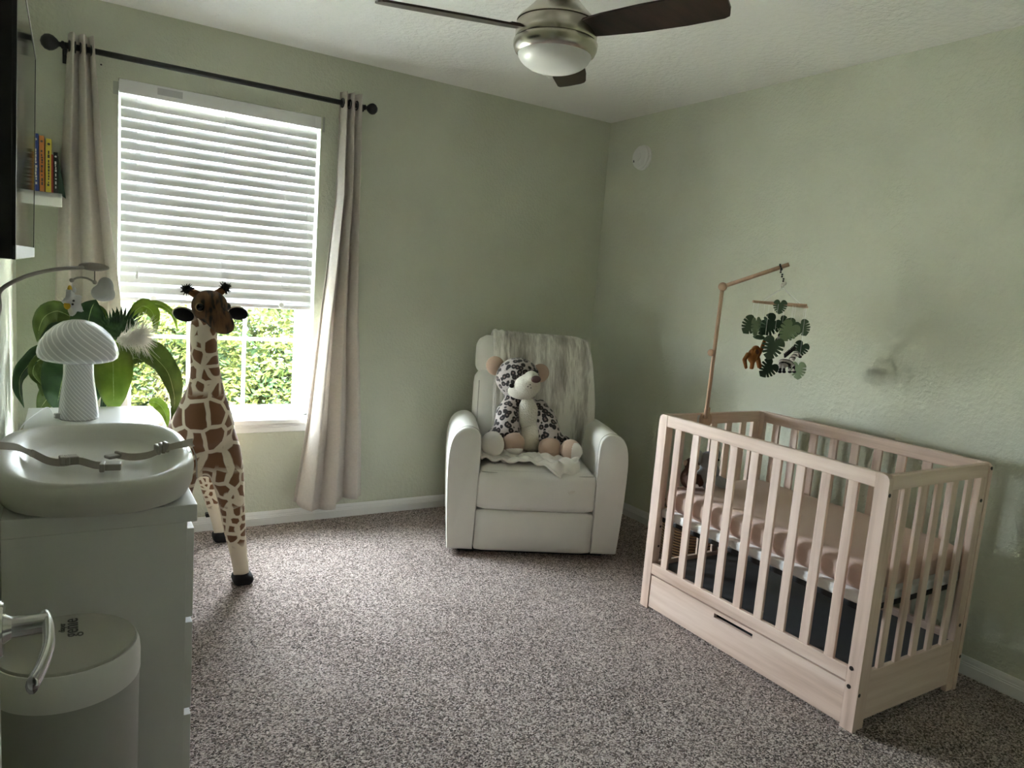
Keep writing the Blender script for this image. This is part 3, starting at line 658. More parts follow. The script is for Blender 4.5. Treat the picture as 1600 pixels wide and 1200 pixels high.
for lab, x, s in (('dark green metal bookend at the curtain end of shelf', -2.9985, 1), ('dark green metal bookend at the wall end of shelf', -3.129, -1)):
    GM = mat('dark_green_metal', (0.02, 0.045, 0.03), 0.35)
    bk = thing('bookend', lab, 'bookend', (x, -0.1, 1.590), group='bookends on the corner shelf')
    MB().prism([(-0.185, 0), (-0.02, 0), (-0.02, 0.03), (-0.10, 0.13), (-0.15, 0.15), (-0.185, 0.15)], 0.0016, basis((0, 1, 0), (0, 0, 1), (x, 0, 1.590))).build('upright', GM, bk)
    b = MB(); b.add([(x, -0.186, 1.740), (x, -0.184, 1.740), (x+s*0.026, -0.184, 1.572 if s > 0 else 1.590), (x+s*0.026, -0.186, 1.572 if s > 0 else 1.590), (x, -0.186, 1.590), (x, -0.184, 1.590)],
          [(0, 3, 4), (1, 5, 2), (0, 1, 2, 3), (3, 2, 5, 4), (0, 4, 5, 1)]); b.build('brace', GM, bk)

# ---- open door with lever
dr = thing('door_1', None, None, (-3.05, -3.28, 0.0), kind='structure')
MB().b6(-3.070, -3.036, YN+0.01, -2.852, 0.012, 2.03, 0.003).build('door_leaf', TRIM, dr)
HZ, HY = 0.957, -2.925
hd = MB().lathe([(0.0, 0), (0.030, 0), (0.031, 0.004), (0.027, 0.009), (0.0, 0.009)], 28, (-3.036, HY, HZ), Matrix.Rotation(PI/2, 4, 'Y')).build('rose', CHROME, dr, auto=30)
MB().lathe([(0.0, 0), (0.016, 0.0), (0.011, 0.008), (0.0105, 0.040), (0.0, 0.040)], 18, (-3.028, HY, HZ), Matrix.Rotation(PI/2, 4, 'Y')).build('spindle', CHROME, hd, auto=30)
b = MB(); b.tube(spline([(-2.9915, HY+0.012, HZ+0.001), (-2.988, HY-0.01, HZ), (-2.987, HY-0.05, HZ-0.003), (-2.992, HY-0.085, HZ-0.007), (-2.999, HY-0.112, HZ-0.010)]), 0.0055, 10, flat=1.7); b.build('lever', CHROME, hd, smooth=True)
for z in (0.25, 1.0, 1.8): MB().tube([(-3.036, YN+0.008, z-0.045), (-3.036, YN+0.008, z+0.045)], 0.006, 8).build('hinge', CHROME, dr)

# ================================================================== recliner
RO, RR = (-0.969, -0.915, 0.0), math.radians(-25.72)
rc = thing('recliner', 'white leather recliner armchair standing in the room corner', 'armchair', RO, RR)
RW = WM[rc.name]
def R3(x, y, z): return RW @ Vector((x, y, z))
MB().b6(-0.38, 0.38, 0.06, 0.60, 0.0, 0.06, 0.01).build('plinth', DARK, rc, local=True)
MB().b6(-0.33, 0.33, 0.10, 0.62, 0.05, 0.30, 0.02).build('seat_frame', DARK, rc, local=True)
for s in (-1, 1):
    b = MB(); n = 26; prof = []
    # front outline of one arm: straight inner side, swollen rounded outer side
    pts = [(0.305, 0.028), (0.300, 0.25), (0.297, 0.50), (0.300, 0.600), (0.316, 0.640), (0.350, 0.658), (0.392, 0.652), (0.428, 0.622), (0.448, 0.570), (0.456, 0.48), (0.452, 0.30), (0.442, 0.12), (0.435, 0.028)]
    ring = [(p.x, p.y) for p in spline([(x, z, 0) for x, z in pts], 4)]
    m = len(ring); cx = sum(p[0] for p in ring)/m; cz = sum(p[1] for p in ring)/m; vs = []; fs = []
    st = [(0.000, 0.955, 0.0), (0.006, 0.985, 0), (0.020, 1.0, 0), (0.25, 1.0, 0), (0.50, 1.0, -0.01), (0.64, 1.0, -0.03), (0.685, 0.985, -0.05), (0.70, 0.93, -0.06)]
    for y, k, dz in st:
        for x, z in ring: vs.append((s*(cx+(x-cx)*k), y, max(0.028, cz+(z-cz)*k) + dz*max(0, (z-0.2)/0.45)))
    for i in range(len(st)-1):
        for k in range(m):
            q = (i*m+k, i*m+(k+1) % m, (i+1)*m+(k+1) % m, (i+1)*m+k); fs.append(q if s < 0 else q[::-1])
    fs.append(tuple(range(m)) if s > 0 else tuple(range(m))[::-1]); fs.append(tuple(range((len(st)-1)*m, len(st)*m))[::(-1 if s > 0 else 1)])
    ar = b.add(vs, fs).build('armrest', LEATHER, rc, local=True, auto=55)
    sm = MB(); sm.tube([(s*(cx+(x-cx)*1.002), 0.020, cz+(z-cz)*1.002) for x, z in ring[2:-2]], 0.0022, 6); sm.build('seam', PIPING, ar, local=True, smooth=True)
MB().cushion((0, 0.055, 0.342), (0.604, 0.12, 0.200), 0.030, (0, 0.018, 0.004), 12).build('footrest_pad', LEATHER, rc, local=True, smooth=True)
MB().cushion((0, 0.060, 0.133), (0.604, 0.11, 0.214), 0.018, (0, 0.012, 0.0), 12).build('front_panel', LEATHER, rc, local=True, smooth=True)
MB().cushion((0, 0.300, 0.375), (0.594, 0.585, 0.165), 0.050, (0, 0.0, 0.022), 12).build('seat_cushion', LEATHER, rc, local=True, smooth=True)
sm = MB(); sm.tube([(-0.285+0.57*i/30, 0.010+0.006*math.cos(PI*(i/15-1)), 0.437-0.010*math.sin(PI*i/30)) for i in range(31)], 0.0022, 6); sm.build('seam', PIPING, rc, local=True, smooth=True)
TB = math.radians(-13)
bk_l = MB().cushion((0, 0.545, 0.655), (0.640, 0.185, 0.46), 0.055, (0.004, 0.022, 0), 12, rot=(TB, 0, 0)).build('backrest', LEATHER, rc, local=True, smooth=True)
MB().cushion((0, 0.616, 0.960), (0.636, 0.175, 0.215), 0.060, (0.002, 0.020, 0.006), 12, rot=(TB, 0, 0)).build('headrest', LEATHER, rc, local=True, smooth=True)
MB().cushion((0, 0.655, 0.55), (0.58, 0.08, 0.90), 0.03, (0, 0, 0), 6, rot=(TB*0.7, 0, 0)).build('back_shell', LEATHER, rc, local=True, smooth=True)
for x in (-0.30, 0.30):
    MB().tube([(x, 0.408, 0.47), (x, 0.470, 0.83)], 0.002, 6).build('seam', PIPING, bk_l, local=True, smooth=True)

# ---- fur throw over the back
fur = thing('fur_throw', 'striped grey and cream faux fur throw draped over the recliner back', 'blanket', tuple(R3(0.05, 0.5, 0.5)), RR)
def fur_fn(u, v):
    x = -0.235 + 0.560*u
    path = [(0.375, 0.480), (0.385, 0.60), (0.412, 0.74), (0.445, 0.86), (0.482, 0.98), (0.520, 1.050), (0.570, 1.090), (0.640, 1.100), (0.715, 1.076), (0.762, 1.01), (0.765, 0.86), (0.750, 0.70)]
    t = v*(len(path)-1); i = min(int(t), len(path)-2); f = t-i
    y = path[i][0]*(1-f)+path[i+1][0]*f; z = path[i][1]*(1-f)+path[i+1][1]*f
    if u < 0.40: k = (0.40-u)/0.40; y -= 0.012*k*abs(math.sin(u*48))*min(1, v*2.2) * (1 if v < 0.6 else -1); z += 0.012*k*abs(math.sin(u*48))*math.exp(-((v-0.6)/0.12)**2)
    z -= 0.018*math.exp(-((u-1)/0.10)**2)*math.exp(-((v-0.6)/0.25)**2)
    y += 0.004*math.sin(13*u+7*v)
    sag = 0.012*math.sin(9*v)*(1 if u > 0.9 else 0)*(u-0.9)*10
    return R3(x+sag+0.02*(1-min(1, v*2)), y, z+(0.02*math.sin(6*u) if v < 0.02 else 0))
MB().sheet(fur_fn, 70, 60, 0.014).build('fur', FUR, fur, smooth=True)

# ---- satin blanket on the seat
sb = thing('satin_blanket', 'rumpled cream satin baby blanket lying on the recliner seat', 'blanket', tuple(R3(0.0, 0.15, 0.46)), RR)
def sat_fn(u, v):
    x = -0.288 + 0.50*u; y = 0.30 - 0.235*v - 0.045*u - (0.065*math.exp(-((u-0.90)/0.14)**2))*v
    z = 0.468 + 0.020*abs(math.sin(8*u+5*v))*(0.4+0.6*v) + 0.014*abs(math.sin(19*v+9*u)) + 0.016*math.exp(-((v-0.55)/0.18)**2) + 0.006*math.sin(41*u-13*v)
    if y < 0.040: z -= (0.040-y)*1.6; y = 0.040-(0.040-y)*0.75
    d = 0.020*math.sin(15*u) + 0.012*math.sin(31*u+1); return R3(x, y+d*(v-0.2), z)
MB().sheet(sat_fn, 70, 34, 0.006).build('satin', SATIN, sb, smooth=True)
hm = MB(); hm.tube([Vector(sat_fn(i/60, 1.0))+Vector((0, 0, 0.0)) for i in range(61)], 0.008, 8); hm.build('satin_hem', SATIN, sb, smooth=True)

# ---- plush leopard
lp = thing('plush_leopard', 'plush leopard toy slumped on the white recliner', 'plush toy', tuple(R3(-0.06, 0.28, 0.47)), RR)
def lv(x, y, z): return R3(x, y, z)
b = MB()
ER = (0, 0, RR)
b.ell(lv(-0.045, 0.330, 0.585), (0.115, 0.100, 0.130), ER); b.ell(lv(-0.070, 0.335, 0.710), (0.088, 0.080, 0.105), ER)
b.ell(lv(-0.105, 0.325, 0.875), (0.120, 0.105, 0.110), ER); b.ell(lv(-0.095, 0.330, 0.790), (0.075, 0.07, 0.07), ER)
b.tube([lv(-0.115, 0.32, 0.745), lv(-0.150, 0.275, 0.69), lv(-0.155, 0.235, 0.62), lv(-0.135, 0.20, 0.575)], [0.055, 0.066, 0.070, 0.060], 14)
b.tube([lv(0.000, 0.32, 0.735), lv(0.045, 0.275, 0.68), lv(0.070, 0.235, 0.61), lv(0.075, 0.20, 0.56)], [0.055, 0.064, 0.068, 0.058], 14)
b.tube([lv(-0.10, 0.31, 0.55), lv(-0.185, 0.25, 0.565), lv(-0.222, 0.175, 0.550)], [0.075, 0.072, 0.062], 14)
b.tube([lv(0.02, 0.31, 0.54), lv(0.12, 0.25, 0.540), lv(0.165, 0.19, 0.535)], [0.075, 0.070, 0.060], 14)
fuse(b, 0.011, 8).build('body', LEO, lp, smooth=True)
MB().ell(lv(-0.035, 0.257, 0.655), (0.062, 0.042, 0.135), (0.0, -0.16, RR)).ell(lv(-0.02, 0.245, 0.57), (0.070, 0.055, 0.09), ER).build('belly', SHERPA, lp, smooth=True)
b = MB(); b.ell(lv(-0.062, 0.232, 0.850), (0.072, 0.055, 0.060), (0, 0, RR)).ell(lv(-0.085, 0.250, 0.815), (0.080, 0.05, 0.045), ER).ell(lv(-0.045, 0.225, 0.885), (0.045, 0.05, 0.045), ER)
mz = fuse(b, 0.008, 5).build('muzzle', SHERPA, lp, smooth=True)
MB().ell(lv(-0.028, 0.170, 0.893), (0.026, 0.014, 0.020), (0.3, 0, RR)).build('nose', NOSEM, mz, smooth=True)
for dx, dz in ((0.0, 0), (0.011, 0.010), (0.016, -0.006)): MB().ell(lv(-0.066+dx, 0.1765, 0.852+dz), 0.0032, seg=8, rings=6).build('whisker_dot', INK, mz)
for s, c, r in ((-1, (-0.228, 0.345, 0.930), 0.050), (1, (0.016, 0.345, 0.905), 0.050)):
    e = MB().ell(lv(*c), (r, 0.020, r*1.05), (0, s*0.5, RR)).build('ear', TANP, lp, smooth=True)
MB().ell(lv(-0.145, 0.222, 0.845), (0.014, 0.008, 0.012), ER).build('eye', EYE, lp, smooth=True)
MB().ell(lv(-0.020, 0.232, 0.925), (0.010, 0.008, 0.010), ER).build('eye', EYE, lp, smooth=True)
for n_, c, r, m in (('hand', (-0.120, 0.172, 0.552), (0.062, 0.055, 0.058), TANP), ('hand', (0.074, 0.172, 0.536), (0.062, 0.055, 0.058), TANP), ('foot', (-0.232, 0.125, 0.552), (0.060, 0.052, 0.066), IVORYP), ('foot', (0.180, 0.145, 0.535), (0.056, 0.062, 0.058), TANP)):
    pa = MB().ell(lv(*c), r, ER).build(n_, m, lp, smooth=True)
    if n_ == 'foot': MB().ell(lv(c[0]+0.012, c[1]-0.022, c[2]), (r[0]*0.80, r[1]*0.70, r[2]*0.85), ER).build('sole', IVORYP, pa, smooth=True)
    else: MB().ell(lv(c[0]+0.004, c[1]-0.012, c[2]-0.030), (r[0]*0.8, r[1]*0.86, r[2]*0.5), ER).build('hand_pad', IVORYP if c[0] < 0 else TANP, pa, smooth=True)

# ================================================================== crib
CX0, CX1, CY0, CY1, CH = -0.802, -0.158, -1.548, -2.578, 0.865
cb = thing('crib', 'pale pine mini crib with slatted sides and under-bed drawer', 'crib', ((CX0+CX1)/2, (CY0+CY1)/2, 0))
PT = 0.022; PW = 0.046
def post(x, y, sx, sy):   # L-shaped corner post: front board and side board
    b = MB()
    poly = [(0, 0), (PW, 0), (PW, CH), (0.022, CH), (0.010, CH-0.004), (0.003, CH-0.012), (0, CH-0.024)]
    n = len(poly); vs = []
    for d in (0, PT):
        for a, z in poly: vs.append((x+sx*d, y+sy*a, z))
    fs = [tuple(range(n)), tuple(range(n, 2*n))[::-1]] + [(i, (i+1) % n, n+(i+1) % n, n+i) for i in range(n)]
    b.add(vs, fs); b.b6(x+sx*PT, x+sx*(PT+0.042), y+sy*0.003, y+sy*0.022, 0, CH-0.05, 0.002)
    return b.build('post', WZ, cb)
P00 = post(CX0, CY0, 1, -1); P01 = post(CX0, CY1, 1, 1); P10 = post(CX1, CY0, -1, -1); P11 = post(CX1, CY1, -1, 1)
for x, s in ((CX0, 1), (CX1, -1)):
    xa, xb = sorted((x+s*0.001, x+s*0.021))
    MB().b6(xa, xb, CY1+PW, CY0-PW, CH-0.050, CH, 0.003).build('top_rail', WY, cb)
    MB().b6(xa, xb, CY1+PW, CY0-PW, 0.160, 0.208, 0.003).build('lower_rail', WY, cb)
    for i in range(9):
        y = -1.661 - i*0.0995
        MB().b6(x+s*0.005, x+s*0.017, y-0.018, y+0.018, 0.205, CH-0.048, 0.002).build('slat', WZ, cb)
for y, s in ((CY0, -1), (CY1, 1)):
    ya, yb = sorted((y+s*0.004, y+s*0.024))
    MB().b6(CX0+PT, CX1-PT, ya, yb, CH-0.052, CH-0.002, 0.003).build('top_rail', WX, cb)
    for i in range(5):
        x = -0.676 - 0.0 + i*0.098
        MB().b6(x-0.018, x+0.018, y+s*0.008, y+s*0.020, 0.190, CH-0.050, 0.002).build('slat', WZ, cb)
    MB().b6(CX0+PT, CX1-PT, ya+0.002, yb-0.002, 0.028 if s > 0 else 0.15, 0.198, 0.002).build('end_panel', WX, cb)
b = MB(); zb0, zb1, sz0, sz1, sy0, sy1 = 0.010, 0.153, 0.122, 0.140, -2.150, -1.962
ya, yb = CY1+PW+0.003, CY0-PW-0.003
b.b6(CX0+0.004, CX0+0.020, ya, sy0, zb0, zb1).b6(CX0+0.004, CX0+0.020, sy1, yb, zb0, zb1).b6(CX0+0.004, CX0+0.020, sy0, sy1, zb0, sz0).b6(CX0+0.004, CX0+0.020, sy0, sy1, sz1, zb1)
dwo = b.build('drawer_front', WY, cb)
MB().b6(CX0+0.03, CX1-0.03, ya+0.02, yb-0.02, 0.012, 0.10).build('drawer_box', LINER, dwo)
MB().b6(CX0+0.024, CX1-0.024, CY1+0.026, CY0-0.026, 0.172, 0.180).build('base_board', LINER, cb)
for z in (0.210, 0.147): MB().lathe([(0, 0), (0.0075, 0), (0.0075, 0.002), (0, 0.002)], 12, (CX0-0.001, -2.545, z), Matrix.Rotation(PI/2, 4, 'Y')).build('bolt_cap', SCREW, P01)
RX = Matrix.Rotation(PI/2, 4, 'X')
for p_, x, z in ((P01, CX0+0.010, 0.80), (P01, CX0+0.010, 0.13), (P11, CX1-0.010, 0.845), (P11, CX1-0.008, 0.13), (P11, CX1-0.048, 0.73), (P11, CX1-0.048, 0.26)):
    MB().lathe([(0, 0), (0.0065, 0), (0.0065, 0.002), (0, 0.002)], 12, (x, CY1+0.001, z), RX).build('bolt_cap', SCREW, p_)
for i in range(4): MB().lathe([(0, 0), (0.005, 0), (0.005, 0.0015), (0, 0.0015)], 10, (CX0+0.036+0.016*(i % 2), CY0-0.0225, 0.27+0.09*(i//2)), RX).build('peg_hole', SCREW, P00)
# warning label on the inside of the far rail
MB().b6(-0.60, -0.515, CY0-0.0255, CY0-0.0245, CH-0.045, CH-0.010).build('rail_label', STICKER, cb)
b = MB()
for r_ in range(3):
    x = -0.575
    while x < -0.522: l = random.uniform(0.004, 0.012); b.b6(x, x+l, CY0-0.0262, CY0-0.0256, CH-0.020-r_*0.009, CH-0.016-r_*0.009); x += l+0.003
b.build('rail_label_print', INK, cb)
b = MB(); b.b6(CX0+0.04, CX1-0.04, CY1+0.04, CY0-0.04, 0.388, 0.408, 0.002)
b.build('mattress_support', BLACKM, cb)

# ---- mattress
ms = thing('crib_mattress', 'crib mattress in a rose brown fitted sheet', 'mattress', (-0.48, -2.063, 0.408))
mx0, mx1, my0, my1 = CX0+0.032, CX1-0.032, CY1+0.036, CY0-0.036
MB().cushion(((mx0+mx1)/2, (my0+my1)/2, 0.500), (mx1-mx0, my1-my0, 0.104), 0.036, (0, 0, 0.008), 18).build('fitted_sheet', MATT, ms, smooth=True)
MB().cushion(((mx0+mx1)/2, (my0+my1)/2, 0.430), (mx1-mx0+0.004, my1-my0+0.004, 0.044), 0.012, (0, 0, 0), 10).build('mattress_base', MATTW, ms, smooth=True)

# ---- plush toys in the crib
e = thing('plush_elephant', 'small grey plush elephant sitting in the far crib corner', 'plush toy', (-0.60, -1.66, 0.557))
b = MB(); b.ell((-0.60, -1.665, 0.605), (0.055, 0.045, 0.052)); b.ell((-0.605, -1.67, 0.675), (0.043, 0.043, 0.040))
b.tube([(-0.56, -1.70, 0.585), (-0.535, -1.735, 0.575)], [0.026, 0.022], 10).tube([(-0.635, -1.70, 0.585), (-0.655, -1.735, 0.575)], [0.026, 0.022], 10)
b.tube([(-0.612, -1.705, 0.668), (-0.618, -1.735, 0.645), (-0.62, -1.738, 0.62)], [0.017, 0.013, 0.010], 10)
fuse(b, 0.007, 5).build('body', GREYPLUSH, e, smooth=True)
for s in (-1, 1): MB().ell((-0.605+s*0.052, -1.655, 0.685), (0.032, 0.010, 0.036), (0, s*0.2, 0)).build('ear', GREYPLUSH, e, smooth=True)
for s in (-1, 1): MB().ell((-0.607+s*0.020, -1.708, 0.685), 0.005, seg=8, rings=6).build('eye', EYE, e)
e = thing('plush_monkey', 'small dark brown plush toy leaning beside the grey elephant', 'plush toy', (-0.69, -1.66, 0.557))
b = MB(); b.ell((-0.70, -1.655, 0.600), (0.038, 0.034, 0.046)); b.ell((-0.695, -1.66, 0.660), (0.033, 0.032, 0.030))
b.tube([(-0.725, -1.675, 0.615), (-0.735, -1.70, 0.575)], [0.016, 0.014], 8).tube([(-0.67, -1.675, 0.615), (-0.668, -1.705, 0.575)], [0.016, 0.014], 8)
fuse(b, 0.006, 4).build('body', mat('dark_brown_plush', (0.07, 0.03, 0.018), 0.9, bs=0.5, bscale=250), e, smooth=True)
MB().ell((-0.695, -1.688, 0.653), (0.018, 0.010, 0.014)).build('muzzle', TANP, e, smooth=True)
for s in (-1, 1): MB().ell((-0.695+s*0.034, -1.655, 0.668), (0.012, 0.006, 0.013)).build('ear', TANP, e, smooth=True)

# ---- wicker basket behind the crib
bs = thing('wicker_basket', 'dark wicker basket on the carpet beyond the crib', 'basket', (-0.315, -1.33, 0))
MB().lathe([(0.0, 0.0), (0.115, 0.0), (0.135, 0.15), (0.145, 0.33), (0.135, 0.33), (0.126, 0.15), (0.108, 0.015), (0.0, 0.015)], 36, bs.location).build('woven_wall', WICKER, bs, smooth=True)
b = MB(); b.tube([(-0.315+0.141*math.cos(t), -1.33+0.141*math.sin(t), 0.332) for t in [2*PI*i/32 for i in range(33)]], 0.010, 8, cap=False); b.build('rim', WICKER, bs, smooth=True)

# ================================================================== crib mobile
mo = thing('crib_mobile', 'beech wood crib mobile arm clamped to the crib rail', 'mobile', (-0.578, CY0-0.012, 0.80))
PX_, PY_ = -0.578, -1.602
EL = atY(1129, 448, PY_); BALL = atY(1111, 551, PY_); BOT = atY(1104, 640, PY_)
TIP = atX(1233, 413, -0.42)
MB().tube([(BOT.x, PY_, 0.845), tuple(EL)], 0.0085, 12).build('upright', BEECH, mo, smooth=True)
MB().ell(EL, 0.019).build('elbow_ball', BEECH, mo, smooth=True)
MB().ell(BALL, 0.0155).build('joint_ball', BEECH, mo, smooth=True)
MB().tube([tuple(EL), tuple(TIP)], 0.0085, 12).build('arm', BEECH, mo, smooth=True)
MB().lathe([(0, 0.83), (0.013, 0.83), (0.013, 0.89), (0.010, 0.894), (0, 0.894)], 16, (BOT.x+0.02, CY0-0.04, 0)).build('clamp_screw', BEECH, mo, auto=30)
MB().lathe([(0, 0), (0.034, 0), (0.034, 0.014), (0.030, 0.018), (0, 0.018)], 28, (BOT.x+0.024, CY0-0.026, CH-0.030), RX).build('clamp_disc', BEECH, mo, auto=30)
H0 = EL.lerp(TIP, 0.88)
ring = MB(); ad = (TIP-EL).normalized(); o1 = ad.orthogonal().normalized(); o2 = ad.cross(o1)
for k in range(8): t = 2*PI*k/8; ring.ell(H0+(o1*math.cos(t)+o2*math.sin(t))*0.011, 0.0042, seg=8, rings=6)
ring.build('bead_loop', BEADK, mo)
hg = thing('hanging_jungle_mobile', 'hanging mobile of green felt leaves and jungle animals over the crib', 'mobile', tuple(H0-Vector((0, 0, 0.02))))
def hp(px, py, dy=0.0):   # a pixel in the hanging cluster, at the depth below the arm's hook (+dy)
    p = atY(px, py, H0.y+dy); return p
prev = H0-Vector((0, 0, 0.012)); tgt = hp(1225, 441)
for k in range(6):
    MB().ell(prev.lerp(tgt, k/5.5)+Vector((0.003*(-1)**k, 0, 0)), 0.0042, seg=8, rings=6).build('black_bead', BEADK, hg)
MB().ell(hp(1222, 446), 0.009).build('wood_bead', BEADW, hg, smooth=True); MB().ell(hp(1226, 443, 0.008), 0.008).build('wood_bead', BEADW, hg, smooth=True)
hub = hp(1224, 450); B0, B1 = hp(1177, 471, -0.02), hp(1261, 480, 0.02)
MB().tube([B0, B1], 0.0055, 10).build('crossbar', BEECH, hg, smooth=True)
bc = B0.lerp(B1, 0.5); od = (B1-B0).normalized().cross(Vector((0, 0, 1))).normalized()
MB().tube([bc-od*0.115+Vector((0, 0, 0.004)), bc+od*0.115+Vector((0, 0, 0.004))], 0.0055, 10).build('crossbar', BEECH, hg, smooth=True)
for q in (B0.lerp(B1, 0.1), B0.lerp(B1, 0.86), bc-od*0.10, bc+od*0.10): MB().tube([hub, q], 0.0007, 5).build('string', CORD, hg)
def monstera(c, s, ang, face, m, tilt=0.0):
    pts = []
    out = [(0, 0.22), (0.10, 0.42), (0.24, 0.50), (0.40, 0.47), (0.52, 0.36), (0.59, 0.22), (0.60, 0.10), (0.26, 0.05), (0.60, 0.00), (0.59, -0.12), (0.25, -0.13), (0.57, -0.23), (0.51, -0.34), (0.21, -0.28), (0.47, -0.44), (0.38, -0.54), (0.15, -0.42), (0.32, -0.62), (0.18, -0.72), (0.0, -0.82)]
    pts = out + [(-x, y) for x, y in out[-2:0:-1]]
    f = Matrix.Translation(c) @ Matrix.Rotation(face, 4, 'Z') @ Matrix.Rotation(PI/2, 4, 'X') @ Matrix.Rotation(ang, 4, 'Z') @ Matrix.Rotation(tilt, 4, 'Y')
    o = MB().prism([(x*s, y*s) for x, y in pts], 0.003, f).build('felt_leaf', m, hg)
    return o
CAMF = math.radians(-32)
for px, py, s, ang, face, m, dy in ((1219, 477, 0.046, 0.0, -0.9, FELT_M, -0.03), (1174, 506, 0.062, -0.6, -0.6, FELT_M, 0.02), (1181, 507, 0.060, 0.1, 0.2, FELT_L, -0.03), (1191, 508, 0.056, 0.1, -1.2, FELT_D, 0.04), (1206, 506, 0.074, -0.7, -0.45, FELT_D, 0.0), (1222, 505, 0.056, 0.7, -0.2, FELT_D, 0.05),
                                    (1236, 513, 0.072, -0.8, -0.5, FELT_M, -0.02), (1234, 515, 0.070, -0.5, -0.6, FELT_L, -0.05), (1253, 510, 0.056, 0.5, -0.9, FELT_M, 0.03), (1208, 540, 0.076, -0.25, -0.6, FELT_M, -0.05), (1202, 574, 0.066, -0.7, -0.5, FELT_D, 0.0), (1252, 543, 0.056, -0.4, -0.7, FELT_D, 0.06), (1247, 576, 0.060, 0.1, -1.35, FELT_L, 0.0)):
    c = hp(px, py, dy); monstera(c, s*1.0, ang, face, m)
    MB().tube([c, Vector((c.x, c.y, bc.z))], 0.0006, 5).build('string', CORD, hg)
c = hp(1186, 527); MB().ell(c, (0.026, 0.008, 0.010), (0, 0.08, CAMF)).build('felt_leaf', FELT_M, hg, smooth=True)
# felt orang-utan
def hq(px, py, dy=0.0): return hp(px, py, dy)
b = MB(); b.ell(hq(1176, 556), (0.024, 0.020, 0.032)); b.ell(hq(1181, 547), (0.019, 0.018, 0.020))
b.tube([hq(1184, 556), hq(1190, 545), hq(1195, 531)], [0.010, 0.009, 0.008], 8); b.tube([hq(1170, 552), hq(1163, 562), hq(1166, 576)], [0.011, 0.010, 0.007], 8)
b.tube([hq(1176, 565), hq(1174, 577)], [0.010, 0.009], 8); b.tube([hq(1184, 560), hq(1187, 575)], [0.011, 0.010], 8)
mk = fuse(b, 0.004, 4).build('felt_monkey', FELT_O, hg, smooth=True)
MB().ell(hq(1183, 550, -0.016), (0.009, 0.006, 0.011)).build('face', mat('dusky_felt', (0.16, 0.07, 0.04), 0.95), mk, smooth=True)
MB().tube([hq(1195, 531), Vector((hq(1195, 531).x, hq(1195, 531).y, bc.z))], 0.0006, 5).build('string', CORD, hg)
# felt zebra
b = MB(); b.ell(hq(1228, 567), (0.034, 0.016, 0.018), (0, 0.1, CAMF)); b.tube([hq(1236, 563), hq(1243, 553)], [0.014, 0.010], 10); b.tube([hq(1243, 551), hq(1249, 556)], [0.012, 0.009], 10)
for px in (1219, 1225, 1234, 1240): b.tube([hq(px, 568), hq(px, 580)], [0.008, 0.007], 8)
zb = fuse(b, 0.004, 4).build('felt_zebra', ZEBRA, hg, smooth=True)
for px in (1218.5, 1225, 1234, 1241): MB().ell(hq(px, 581), (0.008, 0.008, 0.006)).build('hoof', BLACKP, zb, smooth=True)
b = MB()
for k in range(9): q = hq(1227+k*1.9, 558-k*1.6); b.tube([q, q+Vector((-0.010, 0, 0.016))], [0.006, 0.002], 6)
b.build('mane', BLACKP, zb); MB().ell(hq(1250, 557.5), (0.007, 0.008, 0.006)).build('snout', BLACKP, zb, smooth=True)
MB().tube([hq(1234, 550), Vector((hq(1234, 550).x, hq(1234, 550).y, bc.z))], 0.0006, 5).build('string', CORD, hg)
# felt panda/elephant half hidden behind the leaves
b = MB(); b.ell(hq(1216, 534, 0.03), (0.018, 0.014, 0.020)); b.ell(hq(1220, 524, 0.03), (0.014, 0.012, 0.013)); b.tube([hq(1219, 530, 0.03), hq(1226, 531, 0.03)], [0.007, 0.006], 8)
fuse(b, 0.004, 3).build('felt_animal', BLACKP, hg, smooth=True)
MB().ell(hq(1217, 530, 0.018), (0.010, 0.008, 0.012)).build('felt_animal_chest', FELT_G, hg, smooth=True)
MB().tube([hq(1220, 524, 0.03), Vector((hq(1220, 524, 0.03).x, hq(1220, 524, 0.03).y, bc.z))], 0.0006, 5).build('string', CORD, hg)

# ================================================================== dresser
ds = thing('dresser', 'white laminate dresser with wide drawers along the left wall', 'dresser', (-2.90, -1.345, 0))
DXB, DXF, DY0, DY1, DT = -3.092, -2.728, -2.0015, -0.6905, 0.78
MB().b6(DXB, -2.706, -2.002, -0.690, 0.738, DT, 0.002).build('top_panel', WHITELAM, ds)
MB().b6(DXB, DXF, DY0, DY0+0.030, 0.0, 0.738, 0.001).build('side_panel', WHITELAM, ds)
MB().b6(DXB, DXF, DY1-0.030, DY1, 0.0, 0.738, 0.001).build('side_panel', WHITELAM, ds)
MB().b6(DXB, DXB+0.012, DY0+0.03, DY1-0.03, 0.02, 0.738).build('back_panel', WHITELAM, ds)
ym = (DY0+DY1)/2
for ya, yb in ((DY0+0.040, ym-0.003), (ym+0.003, DY1-0.040)):
    for zt, zb_ in ((0.708, 0.478), (0.464, 0.234), (0.216, 0.012)):
        d_ = MB().b6(-2.7265, -2.7065, ya, yb, zb_, zt, 0.0015).build('drawer', WHITELAM, ds)
        MB().b6(-3.05, -2.7265, ya+0.03, yb-0.03, zb_+0.02, zt-0.05).build('drawer_box', WHITELAM, d_)

